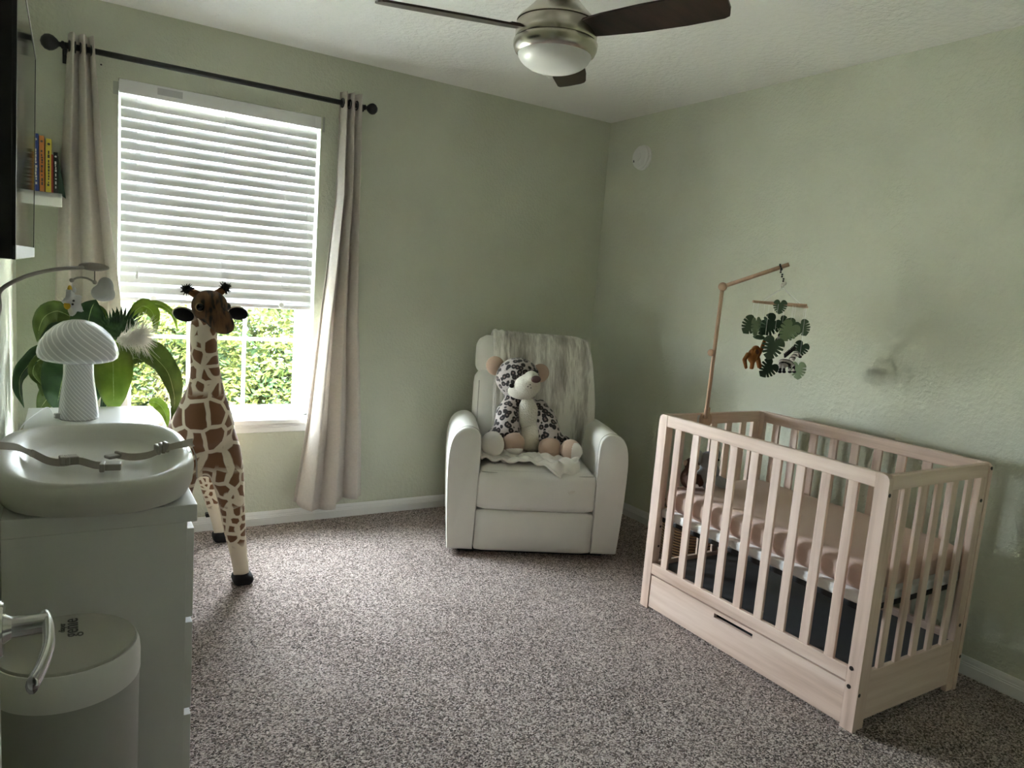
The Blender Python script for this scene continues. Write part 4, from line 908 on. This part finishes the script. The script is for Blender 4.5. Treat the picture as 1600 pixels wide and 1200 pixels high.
# ---- changing tray on the dresser
tr = thing('changing_tray', 'cream moulded oval changing tray on top of the white dresser', 'changing pad', (-2.908, -1.735, DT))
TC = Vector((-2.908, -1.735)); 
def ring_pt(th, a, bb, n):
    c, s_ = math.cos(th), math.sin(th); return (math.copysign(abs(c)**(2/n), c)*a, math.copysign(abs(s_)**(2/n), s_)*bb)
secs = [(0.0, 0.0, 0.782, 2.6), (0.150, 0.250, 0.782, 2.6), (0.190, 0.305, 0.784, 2.7), (0.205, 0.322, 0.792, 2.8), (0.214, 0.332, 0.812, 2.8), (0.217, 0.336, 0.835, 2.8), (0.215, 0.334, 0.852, 2.8), (0.209, 0.328, 0.861, 2.8), (0.199, 0.318, 0.864, 2.8), (0.188, 0.306, 0.860, 2.7), (0.174, 0.290, 0.848, 2.6), (0.158, 0.268, 0.828, 2.5), (0.142, 0.245, 0.814, 2.4), (0.12, 0.215, 0.808, 2.3), (0.05, 0.1, 0.804, 2.2), (0.0, 0.0, 0.803, 2.2)]
vs = []; fs = []; SG = 72
for a, bb, z, n in secs:
    for k in range(SG):
        x, y = ring_pt(2*PI*k/SG, max(a, 1e-4), max(bb, 1e-4), n); up = 0.010*abs(x/0.217)**2 if z > 0.83 else 0
        vs.append((TC.x+x, TC.y+y, z+up))
for i in range(len(secs)-1):
    for k in range(SG): fs.append((i*SG+k, i*SG+(k+1) % SG, (i+1)*SG+(k+1) % SG, (i+1)*SG+k))
MB().add(vs, fs).build('tray_shell', TRAYM, tr, smooth=True)
def ribbon(pts, wd, th=0.0016, twist=0.75):
    P = spline(pts, 6); b = MB()
    def fn(u, v):
        t = u*(len(P)-1); i = min(int(t), len(P)-2); f = t-i; p = P[i].lerp(P[i+1], f); d = (P[i+1]-P[i]).normalized()
        h = math.hypot(d.x, d.y); n = Vector((-d.y, d.x, 0))/max(h, 1e-6)
        if n.y < 0: n = -n
        k = twist*max(0.0, min(1.0, (h-0.55)/0.35)); n = (n*(1-k)+Vector((0, 1, 0))*0.001)+Vector((0, 0, 1))*k if h > 0.55 else Vector((0, 1, 0))
        n.normalize(); return p + n*(v-0.5)*wd + Vector((0, 0, 0.36*wd*k))
    return b.sheet(fn, len(P)*2, 2, th)
INN = [q for q in secs[8:]]
def tray_h(x, y):
    x, y = abs(x-TC.x), abs(y-TC.y); prev = None
    for a, bb, z, n in INN:
        a, bb = max(a, 1e-3), max(bb, 1e-3); f = ((x/a)**n+(y/bb)**n)**(1/n)
        if f > 1.0:
            if prev is None: return z + (0.010*min(1.2, x/0.217)**2)
            t = (1-prev[1])/max(1e-6, f-prev[1]); return prev[0]+(z-prev[0])*min(1, max(0, t)) + 0.004
        prev = (z, f)
    return INN[-1][2]
def on_tray(px, py, lift=0.003):
    z = 0.86
    for _ in range(25): p = atZ(px, py, z); z = 0.5*z + 0.5*(tray_h(p.x, p.y)+lift)
    return atZ(px, py, z)
lft = [on_tray(-16, 699, 0.008), on_tray(5, 699.5, 0.008), on_tray(28, 702, 0.010), on_tray(50, 711, 0.012), on_tray(75, 723, 0.008), on_tray(98, 726, 0.006), on_tray(122, 723, 0.008), on_tray(150, 730, 0.006), on_tray(172, 730, 0.006)]
s1 = ribbon(lft, 0.019).build('safety_strap', STRAP, tr)
edge = on_tray(300, 694, 0.008)
rgt = [Vector((-2.686, edge.y-0.03, 0.800)), Vector((-2.686, edge.y-0.012, 0.846)), Vector((-2.696, edge.y-0.004, 0.878)), edge, on_tray(282, 698, 0.012), on_tray(258, 704, 0.012), on_tray(232, 714, 0.008), on_tray(205, 717, 0.006), on_tray(180, 713, 0.008)]
s2 = ribbon(rgt, 0.019).build('safety_strap', STRAP, tr)
def blk(px, py, z, d, ang, par, nm='buckle'):
    c = on_tray(px, py, z); return MB().box(c, d, 0.003, rot=(0, 0, ang)).build(nm, BUCKLE, par)
for k, px in enumerate((97, 104, 114)): blk(px, 719-(k == 2), 0.016, (0.012 if k < 2 else 0.024, 0.030, 0.022), 0.15, s1, 'strap_adjuster')
bu = blk(174, 728, 0.013, (0.046, 0.032, 0.018), -0.12, s1); blk(160, 729, 0.014, (0.012, 0.036, 0.022), -0.12, s1)
bu = blk(176, 713, 0.012, (0.034, 0.026, 0.009), 0.5, s2); blk(186, 709, 0.015, (0.010, 0.030, 0.012), 0.5, s2)
for dx in (0, 7, 13): blk(246+dx, 702-dx*0.30, 0.022, (0.010, 0.030, 0.026), 0.25, s2, 'strap_adjuster')

# ---- mushroom lamp
lm = thing('mushroom_lamp', 'white swirled glass mushroom lamp on the white dresser', 'lamp', (-2.937, -0.905, DT))
MB().lathe([(0.0, 0.0), (0.058, 0.0), (0.062, 0.004), (0.060, 0.030), (0.056, 0.075), (0.050, 0.12), (0.046, 0.16), (0.046, 0.19), (0.050, 0.205), (0.0, 0.205)], 56, (0, 0, 0)).build('stem', SWIRL_S, lm, local=True, auto=40)
MB().lathe([(0.048, 0.198), (0.085, 0.200), (0.108, 0.206), (0.120, 0.216), (0.1235, 0.230), (0.121, 0.247), (0.112, 0.272), (0.096, 0.298), (0.072, 0.322), (0.046, 0.338), (0.020, 0.345), (0.0, 0.346)], 64, (0, 0, 0)).build('cap', SWIRL_C, lm, local=True, smooth=True)
pl = MB().box((-0.062, -0.02, 0.015), (0.020, 0.016, 0.016), 0.002, rot=(0, 0, 0.3)).build('cord_socket', GREYPL, lm, local=True)
p0 = Vector((-3.008, -0.93, 0.794)); MB().tube(spline([p0, atZ(75, 637, 0.784), atZ(58, 645, 0.784), (-3.100, -1.02, 0.775), (-3.118, -1.08, 0.70), (-3.12, -1.15, 0.4)]), 0.0022, 8).build('power_cord', CORD, lm, smooth=True)

# ================================================================== plush giraffe
gf = thing('plush_giraffe', 'tall standing plush giraffe with brown patches beside the window', 'plush toy', (-2.49, -0.45, 0))
b = MB()
b.tube(spline([(-2.520, -0.815, 1.13), (-2.520, -0.800, 1.06), (-2.513, -0.785, 0.98), (-2.503, -0.765, 0.89), (-2.500, -0.730, 0.80), (-2.497, -0.690, 0.71), (-2.49, -0.60, 0.64)], 3),
       [0.050]*4+[0.0505, 0.051, 0.052, 0.054, 0.057, 0.062, 0.069, 0.078, 0.089, 0.099, 0.109, 0.118, 0.124, 0.128, 0.130], 20)
b.ell((-2.485, -0.52, 0.615), (0.125, 0.22, 0.125)); b.ell((-2.475, -0.28, 0.600), (0.120, 0.165, 0.120))
b.ell((-2.495, -0.655, 0.60), (0.135, 0.10, 0.13))
for s in (1, -1):
    m_ = lambda x: -2.495 + s*x
    b.tube(spline([(m_(0.055), -0.66, 0.62), (m_(0.090), -0.70, 0.50), (m_(0.108), -0.715, 0.38), (m_(0.125), -0.715, 0.25), (m_(0.146), -0.71, 0.13), (m_(0.163), -0.705, 0.02)], 2), [0.085, 0.080, 0.070, 0.062, 0.055, 0.050, 0.046, 0.041, 0.036, 0.034, 0.034], 14)
    b.tube(spline([(m_(0.05), -0.27, 0.58), (m_(0.085), -0.20, 0.45), (m_(0.100), -0.185, 0.33), (m_(0.125), -0.180, 0.20), (m_(0.155), -0.165, 0.10), (m_(0.170), -0.165, 0.02)], 2), [0.095, 0.085, 0.068, 0.055, 0.046, 0.040, 0.036, 0.034, 0.033, 0.033, 0.034], 14)
b.ell((-2.509, -0.855, 1.190), (0.067, 0.078, 0.064)); b.ell((-2.488, -0.925, 1.150), (0.048, 0.064, 0.045), (0.35, 0, 0.25)); b.ell((-2.476, -0.955, 1.128), (0.043, 0.042, 0.036))
gm = fuse(b, 0.011, 6)
body = gm.build('body', GIR, gf, smooth=True)
me = body.data; me.materials.append(GIRH); me.materials.append(BLACKP); me.materials.append(CREAMP)
off = Vector(gf.location)
for p in me.polygons:
    c = p.center + off
    if c.z < 0.042: p.material_index = 2
    elif (c.z > 1.145) or (c.y < -0.872 and c.z > 1.085): p.material_index = 1
for s in (1, -1):
    for yy, xx in ((-0.712, 0.163), (-0.172, 0.170)): MB().cushion((-2.495+s*xx, yy, 0.024), (0.082, 0.096, 0.048), 0.022, (0, 0, 0), 6).build('hoof', BLACKP, gf, smooth=True)
for s, px, py, rot in ((-1, 288, 491, 0.30), (1, 370, 489, -0.25)):
    c = atY(px, py, -0.845)
    e = MB().ell(c, (0.043, 0.015, 0.027), (0, -rot*s*0 + (0.25 if s < 0 else 0.12), 0)).build('ear', CREAMP, gf, smooth=True)
    MB().ell(c+Vector((s*0.003, -0.007, -0.002)), (0.0375, 0.011, 0.0245), (0, 0.25 if s < 0 else 0.12, 0)).build('inner_ear', BLACKP, e, smooth=True)
for a, t in ((Vector((-2.548, -0.84, 1.228)), atY(292, 452, -0.85)), (Vector((-2.487, -0.84, 1.232)), atY(352, 450, -0.85))):
    h = MB().tube([a, a.lerp(t, 0.6), t], [0.017, 0.014, 0.013], 12).build('horn', BROWNP, gf, smooth=True)
    b = MB(); b.ell(t, 0.016, seg=12, rings=8)
    for k in range(60):
        d = Vector((random.gauss(0, 1), random.gauss(0, 1), random.gauss(0, 1)))
        if d.length < 0.1: continue
        d.normalize(); b.tube([t+d*0.012, t+d*random.uniform(0.022, 0.030)], [0.0028, 0.0006], 4)
    b.build('horn_tuft', BLACKP, h)
for px, py, yy in ((312, 480, -0.914), (354, 479, -0.872)):
    c = atY(px, py, yy); ey = MB().ell(c, (0.016, 0.010, 0.0165)).build('eye_patch', EYEP, gf, smooth=True)
    MB().ell(c+Vector((0.001, -0.006, 0)), (0.0135, 0.008, 0.0140)).build('eye', EYE, ey, smooth=True)
c = atY(340, 511, -0.985); MB().ell(c+Vector((0.006, 0.016, 0.004)), (0.018, 0.012, 0.007)).build('nostrils', BLACKP, gf, smooth=True)
b = MB()
for k in range(150):
    t = random.random(); z = 0.86+0.34*t; y = -0.735-0.045*t if z < 1.1 else -0.79; p = Vector((-2.507-0.012*t, y+0.028, z)); q = p + Vector((random.gauss(-0.004, 0.010), 0.045+random.random()*0.015, random.gauss(0.006, 0.008))); b.tube([p, q], [0.004, 0.0008], 4)
b.build('mane', mat('tan_mane', (0.50, 0.34, 0.20), 0.95), gf)
tl = MB().tube(spline([(-2.49, -0.125, 0.62), (-2.51, -0.105, 0.54), (-2.535, -0.11, 0.46), (-2.55, -0.12, 0.39)]), 0.010, 8).build('tail', CREAMP, gf, smooth=True)
b = MB()
for k in range(70): p = Vector((-2.55, -0.12, 0.39)); b.tube([p, p+Vector((random.gauss(0, 0.014), random.gauss(0, 0.010), -random.uniform(0.06, 0.11)))], [0.004, 0.0008], 4)
b.build('tail_tuft', BLACKP, tl)

# ================================================================== potted plant
pt = thing('potted_plant', 'leafy artificial plant in a grey planter between dresser and window', 'plant', (-2.86, -0.40, 0))
MB().lathe([(0.0, 0.0), (0.10, 0.0), (0.105, 0.01), (0.135, 0.55), (0.140, 0.62), (0.128, 0.62), (0.122, 0.58), (0.0, 0.58)], 36, pt.location).build('planter', POT, pt, auto=40)
MB().lathe([(0.0, 0.575), (0.121, 0.575), (0.121, 0.590), (0.0, 0.595)], 24, pt.location).build('soil', SOIL, pt)
def leaf(mid, wd, m, roll=0.0, fold=0.25, vein=True, full=0.85):
    P = spline(mid, 6); n = len(P)-1
    def prof(t): return math.sin(PI*min(1, t**(0.72 if full > 0.8 else 0.95)))**full if 0 < t < 1 else 0.0
    def fn(u, v):
        t = u*n; i = min(int(t), n-1); p = P[i].lerp(P[i+1], t-i); d = (P[i+1]-P[i]).normalized()
        side = d.cross(Vector((math.sin(roll), -math.cos(roll), 0.0)))
        if side.length < 1e-3: side = Vector((1, 0, 0))
        side.normalize(); nn = side.cross(d)
        w_ = prof(u)*wd*(v-0.5); return p + side*w_ + nn*abs(w_)*fold + nn*0.004*math.sin(22*u+3*v)*prof(u)
    o = MB().sheet(fn, 26, 6, 0.0008).build('leaf', m, pt, smooth=True)
    if vein: MB().tube([Vector(fn(i/24, 0.5)) for i in range(25)], [0.0016]*20+[0.0012, 0.001, 0.0008, 0.0006, 0.0004], 5).build('midrib', VEIN, o)
    return o
ST = Vector((-2.86, -0.40, 0.59))
def lf(pxs, wd, m, **k): return leaf([atY(x, y, d) for x, y, d in pxs], wd, m, **k)
lf([(188, 548, -0.50), (222, 545, -0.52), (255, 572, -0.55), (272, 615, -0.57), (268, 662, -0.58)], 0.105, LEAF_M, fold=0.35, roll=0.5)
lf([(172, 530, -0.52), (176, 558, -0.60), (177, 595, -0.64), (178, 642, -0.64)], 0.140, LEAF_L, fold=0.12, full=0.6)
lf([(200, 500, -0.42), (222, 478, -0.42), (240, 492, -0.43), (243, 524, -0.44)], 0.065, LEAF_L, fold=0.3, roll=0.4)
lf([(205, 485, -0.35), (240, 474, -0.33), (268, 488, -0.32), (278, 518, -0.32)], 0.030, LEAF_L, fold=0.3)
lf([(118, 500, -0.42), (90, 486, -0.42), (66, 500, -0.42), (58, 535, -0.42)], 0.085, LEAF_M, fold=0.3, roll=-0.3)
lf([(112, 515, -0.40), (95, 510, -0.40), (76, 525, -0.40), (62, 560, -0.40)], 0.075, LEAF_D, fold=0.3)
lf([(85, 535, -0.45), (52, 560, -0.45), (30, 598, -0.45), (38, 638, -0.45)], 0.060, LEAF_D, fold=0.5, roll=-0.6)
lf([(100, 560, -0.48), (62, 562, -0.48), (52, 585, -0.48), (75, 610, -0.48)], 0.040, LEAF_M, fold=0.6)
lf([(120, 540, -0.50), (105, 565, -0.52), (96, 600, -0.54), (88, 640, -0.54)], 0.150, LEAF_D, fold=0.15, full=0.6)
lf([(105, 545, -0.46), (88, 560, -0.46), (72, 590, -0.46), (66, 620, -0.46)], 0.090, LEAF_M, fold=0.25, roll=-0.4)
lf([(115, 590, -0.44), (95, 605, -0.42), (75, 622, -0.40), (58, 645, -0.40)], 0.110, LEAF_M, fold=0.2)
lf([(135, 545, -0.46), (137, 510, -0.45), (142, 485, -0.45), (150, 468, -0.45)], 0.130, LEAF_D, fold=0.2)
lf([(150, 545, -0.44), (152, 515, -0.42), (156, 490, -0.42), (150, 474, -0.42)], 0.075, LEAF_M, fold=0.3)
lf([(200, 560, -0.56), (215, 560, -0.58), (225, 566, -0.58)], 0.05, LEAF_M)
lf([(232, 628, -0.46), (246, 630, -0.47), (258, 645, -0.48), (262, 668, -0.48)], 0.050, LEAF_L, fold=0.4)
lf([(160, 560, -0.55), (150, 580, -0.58), (148, 605, -0.60), (150, 630, -0.60)], 0.10, LEAF_D, fold=0.2)
for k in range(11):       # fan palm leaflets, dark green
    a = -0.95+k*0.15; lf([(178, 535, -0.47), (178+math.sin(a)*18, 535-math.cos(a)*24, -0.48), (178+math.sin(a)*36, 535-math.cos(a)*52, -0.49)], 0.017, LEAF_D, vein=False)
for k in range(9):
    a = -0.35+k*0.17; lf([(190, 522, -0.45), (190+math.sin(a)*20, 522-math.cos(a)*22, -0.45), (190+math.sin(a)*45, 522-math.cos(a)*44, -0.46)], 0.016, LEAF_D, vein=False)
for q in (((-2.86, -0.40, 0.59), (-2.85, -0.42, 0.80), tuple(atY(172, 530, -0.52))), ((-2.86, -0.40, 0.59), (-2.89, -0.42, 0.80), tuple(atY(120, 540, -0.5))), ((-2.86, -0.40, 0.59), (-2.83, -0.42, 0.80), tuple(atY(188, 548, -0.5))), ((-2.86, -0.40, 0.59), (-2.90, -0.42, 0.78), tuple(atY(105, 545, -0.46))), ((-2.86, -0.40, 0.59), (-2.84, -0.42, 0.78), tuple(atY(180, 540, -0.46))), ((-2.86, -0.40, 0.59), (-2.80, -0.43, 0.66), tuple(atY(232, 628, -0.46)))):
    MB().tube(bez(*q, 10), 0.005, 6).build('stem', LEAF_D, pt, smooth=True)
for tip, base, nn in (((232, 524), (180, 534), 900), ((94, 474), (118, 502), 300)):   # pampas plumes
    A, B = atY(*base, -0.56 if nn > 500 else -0.40), atY(*tip, -0.62 if nn > 500 else -0.38); b = MB(); ax = B-A
    for k in range(nn):
        t = random.random()**0.8; p = A+ax*t*0.75; sp = 0.036*(0.45+0.75*t)*(1.0 if nn > 500 else 0.6)
        q = p + ax*random.uniform(0.22, 0.42) + Vector((random.gauss(0, sp*0.6), random.gauss(0, sp*0.6), random.gauss(-0.006, sp)))
        m1 = p.lerp(q, 0.5)+Vector((0, 0, 0.008)); b.tube([p, m1, q], [0.0014, 0.0012, 0.0004], 3, cap=False)
    tag(b.build('plume', PLUME, pt), kind='stuff')

# ================================================================== pail by the dresser
PC = Vector((-2.972, -2.245, 0)); PRX, PRY = 0.127, 0.132
pa = thing('diaper_pail', 'grey and white diaper pail standing against the dresser end', 'diaper pail', (PC.x, PC.y, 0))
MB().lathe([(0.0, 0.0), (0.93, 0.0), (0.95, 0.01), (0.985, 0.53), (0.0, 0.53)], 64, PC, sx=PRX, sy=PRY).build('pail_body', PAILBODY, pa, auto=30)
MB().lathe([(0.0, 0.530), (0.99, 0.530), (1.0, 0.535), (1.0, 0.570), (0.985, 0.588), (0.955, 0.598), (0.0, 0.598)], 64, PC, sx=PRX, sy=PRY).build('lid_ring', PLASTIC, pa, auto=35)
ld = MB().lathe([(0.0, 0.594), (0.935, 0.594), (0.935, 0.6005), (0.92, 0.603), (0.7, 0.606), (0.0, 0.609)], 64, PC, sx=PRX, sy=PRY).build('lid_top', PAILTOP, pa, auto=40)
c = atZ(111, 981, 0.6085); text_mb('genie', 0.040, basis((0.0, 1, 0.0), (-1, 0, 0), (c.x, c.y, 0.6088))).build('lid_lettering', INK, ld)
c = atZ(97, 981, 0.6085); text_mb('diaper', 0.016, basis((0.0, 1, 0.0), (-1, 0, 0), (c.x, c.y, 0.6080))).build('lid_lettering', INK, ld)

# ================================================================== changing-table mobile
bmob = thing('baby_mobile', 'grey arched baby mobile arm with hanging star and cloud over the dresser', 'mobile', (-3.118, -1.60, 0.78))
pa_ = [atY(0, 455, -1.46), atY(30, 436, -1.43), atY(60, 426, -1.40), atY(95, 420, -1.36), atY(130, 418, -1.32)]
MB().tube(spline([(-3.128, -1.60, 0.79), (-3.138, -1.59, 1.0), (-3.136, -1.55, 1.12), (-3.120, -1.50, 1.190)] + [tuple(p) for p in pa_], 6), 0.0055, 10, flat=1.0).build('arm', MOBARM, bmob, smooth=True)
MB().box((-3.110, -1.60, 0.772), (0.060, 0.05, 0.05), 0.006).build('clamp', MOBARM, bmob)
hdp = atY(147, 417, -1.31); MB().ell(hdp, (0.040, 0.018, 0.0125), (0, 0.02, 0)).build('end_paddle', MOBARM, bmob, smooth=True)
k0 = atY(148, 422, -1.31); k1 = atY(148, 440, -1.31); MB().tube([k0, k1], 0.0012, 6).build('string', INK, bmob)
cbp = [atY(112, 438, -1.33), atY(122, 434, -1.325), atY(135, 434.5, -1.315), atY(148, 441, -1.31)]
MB().tube(spline([tuple(p) for p in cbp]), 0.003, 8).build('crossbar', MOBARM, bmob, smooth=True)
for p in (cbp[0], cbp[-1]): MB().ell(p, 0.0065).build('knob', MOBARM, bmob, smooth=True)
b = MB(); b.ell(atY(161, 458, -1.31), (0.033, 0.022, 0.026)); b.ell(atY(165, 447, -1.31), (0.022, 0.020, 0.028)); b.ell(atY(153, 458, -1.31), (0.017, 0.018, 0.022)); b.ell(atY(170, 460, -1.31), (0.018, 0.018, 0.020))
fuse(b, 0.005, 4).build('felt_cloud', WHITEF, bmob, smooth=True)
sc_ = atY(114, 473, -1.33)
MB().tube([cbp[0], sc_+Vector((0, 0, 0.02))], 0.001, 5).build('string', CORD, bmob)
st_ = [(0.040*(1.0 if k % 2 == 0 else 0.56)*math.sin(2*PI*k/10), 0.046*(1.0 if k % 2 == 0 else 0.56)*math.cos(2*PI*k/10)) for k in range(10)]
b = MB(); b.prism([(x*0.80, y*0.98) for x, y in st_], 0.022, Matrix.Translation(sc_) @ Matrix.Rotation(0.7, 4, 'Z') @ Matrix.Rotation(PI/2, 4, 'X') @ Matrix.Rotation(0.35, 4, 'Z')); b.ell(sc_+Vector((0.002, 0, 0)), (0.018, 0.015, 0.021))
so = fuse(b, 0.004, 4).build('felt_star', WHITEF, bmob, smooth=True)
MB().ell(atY(109, 452, -1.33), (0.006, 0.006, 0.012)).build('star_ear', YELF, so, smooth=True); MB().ell(atY(116, 453, -1.33), (0.005, 0.005, 0.009)).build('star_ear', WHITEF, so, smooth=True)
MB().ell(atY(105, 477, -1.345), (0.009, 0.010, 0.012)).build('star_cheek', YELF, so, smooth=True)
for px, py in ((113.5, 475.5), (115, 470)): MB().ell(atY(px, py, -1.352), 0.0032, seg=8, rings=6).build('star_eye', INK, so)

# ---- small black adapter plugged in by the baseboard
ad = thing('power_adapter', 'small black power adapter plugged in behind the giraffe', 'adapter', tuple(atY(326, 804, -0.012)))
c = atY(326, 804, -0.018); MB().box(c, (0.030, 0.030, 0.020), 0.003).build('adapter_body', BLACKM, ad)

# ================================================================== outside
struct('trim_30', MB().b6(-30, 30, 0.14, 40, -0.5, -0.30), GRASS).name = 'ground'
def shrub(name, label, c, r, n, size, m1, m2, cat='shrub', group='shrubs outside the window'):
    t = thing(name, label, cat, (c[0], c[1], -0.30), group=group); rnd = random.Random(hash((round(c[0]*100), round(c[1]*100))) & 0xffff)
    bumps = [(Vector((rnd.gauss(0, 1), rnd.gauss(0, 1), rnd.gauss(0, 1))).normalized(), rnd.uniform(0.05, 0.28)) for _ in range(26)]
    v = []; f = []; mi = []
    for _ in range(n):
        d = Vector((rnd.gauss(0, 1), rnd.gauss(0, 1), rnd.gauss(0, 1))).normalized()
        k = 0.80 + sum(a*max(0, d.dot(q)-0.72)/0.28 for q, a in bumps)
        k *= rnd.uniform(0.80, 1.02); p = Vector((c[0]+d.x*r[0]*k, c[1]+d.y*r[1]*k, max(-0.28, c[2]+d.z*r[2]*k)))
        a = Vector((rnd.gauss(0, 1), rnd.gauss(0, 1), rnd.gauss(0, 0.7))).normalized(); bb = a.orthogonal().normalized()
        l = size*rnd.uniform(0.7, 1.3); w_ = l*0.42; i = len(v)
        v += [p-a*l*0.5, p+bb*w_*0.5, p+a*l*0.5, p-bb*w_*0.5]; f.append((i, i+1, i+2, i+3)); mi.append(0 if rnd.random() < 0.72 else 1)
    o = MB().add(v, f).build('foliage', m1, t); o.data.materials.append(m2); o.data.polygons.foreach_set('material_index', mi); tag(o, kind='stuff')
    MB().tube([(c[0], c[1], -0.32), (c[0]+0.03, c[1], c[2])], [0.05, 0.03], 8).build('stem', BARK, t)
    return t
for lab, c, r in (('yellow-green leafy hedge shrub close outside the right window panes', (-1.35, 2.95, 0.20), (0.85, 0.62, 0.78)), ('yellow-green leafy hedge shrub outside the middle window panes', (-2.25, 3.5, 0.20), (0.80, 0.70, 0.78)),
                  ('bushy hedge shrub behind the giraffe outside the window', (-2.35, 4.9, 0.15), (0.95, 0.7, 0.80)), ('bushy hedge shrub farther right outside the window', (-0.2, 3.3, 0.20), (0.9, 0.7, 0.78))):
    shrub('hedge_shrub', lab, c, r, 15000, 0.075, HEDGE1, HEDGE2)
for k, (x, y, h) in enumerate(((-2.6, 9.5, 0.7), (1.9, 10.5, 0.8), (6.4, 11, 0.9))):
    shrub('tree', ['low leafy tree beyond the lawn behind the palm', 'leafy tree beyond the hedge shrubs', 'leafy tree at the far right beyond the hedge'][k], (x, y, h*0.75), (1.9, 1.2, h), 6000, 0.22, HEDGE1, HEDGE2, 'tree', 'trees beyond the lawn')
pm = thing('palm_clump', 'feathery pale palm clump on the lawn outside the window', 'palm', (-3.25, 4.3, -0.30))
for k in range(26):
    a = 2*PI*k/26 + random.uniform(-0.1, 0.1); L_ = random.uniform(0.7, 1.2); up = random.uniform(0.5, 1.5)
    P = bez((-3.25, 4.3, -0.2), (-3.25+math.cos(a)*L_*0.35, 4.3+math.sin(a)*L_*0.35, up+0.25), (-3.25+math.cos(a)*L_, 4.3+math.sin(a)*L_, up-0.45), 14); b = MB()
    b.tube(P, [0.010]*15, 5)
    for i in range(3, 15):
        d = (P[i]-P[i-1]).normalized(); sd_ = d.cross(Vector((0, 0, 1))).normalized()
        for s in (-1, 1):
            q = P[i]+sd_*s*0.26+d*0.15-Vector((0, 0, 0.10)); e_ = d*0.010; b.add([P[i]-e_, P[i]+e_, q], [(0, 1, 2)])
    b.build('frond', PALM, pm)
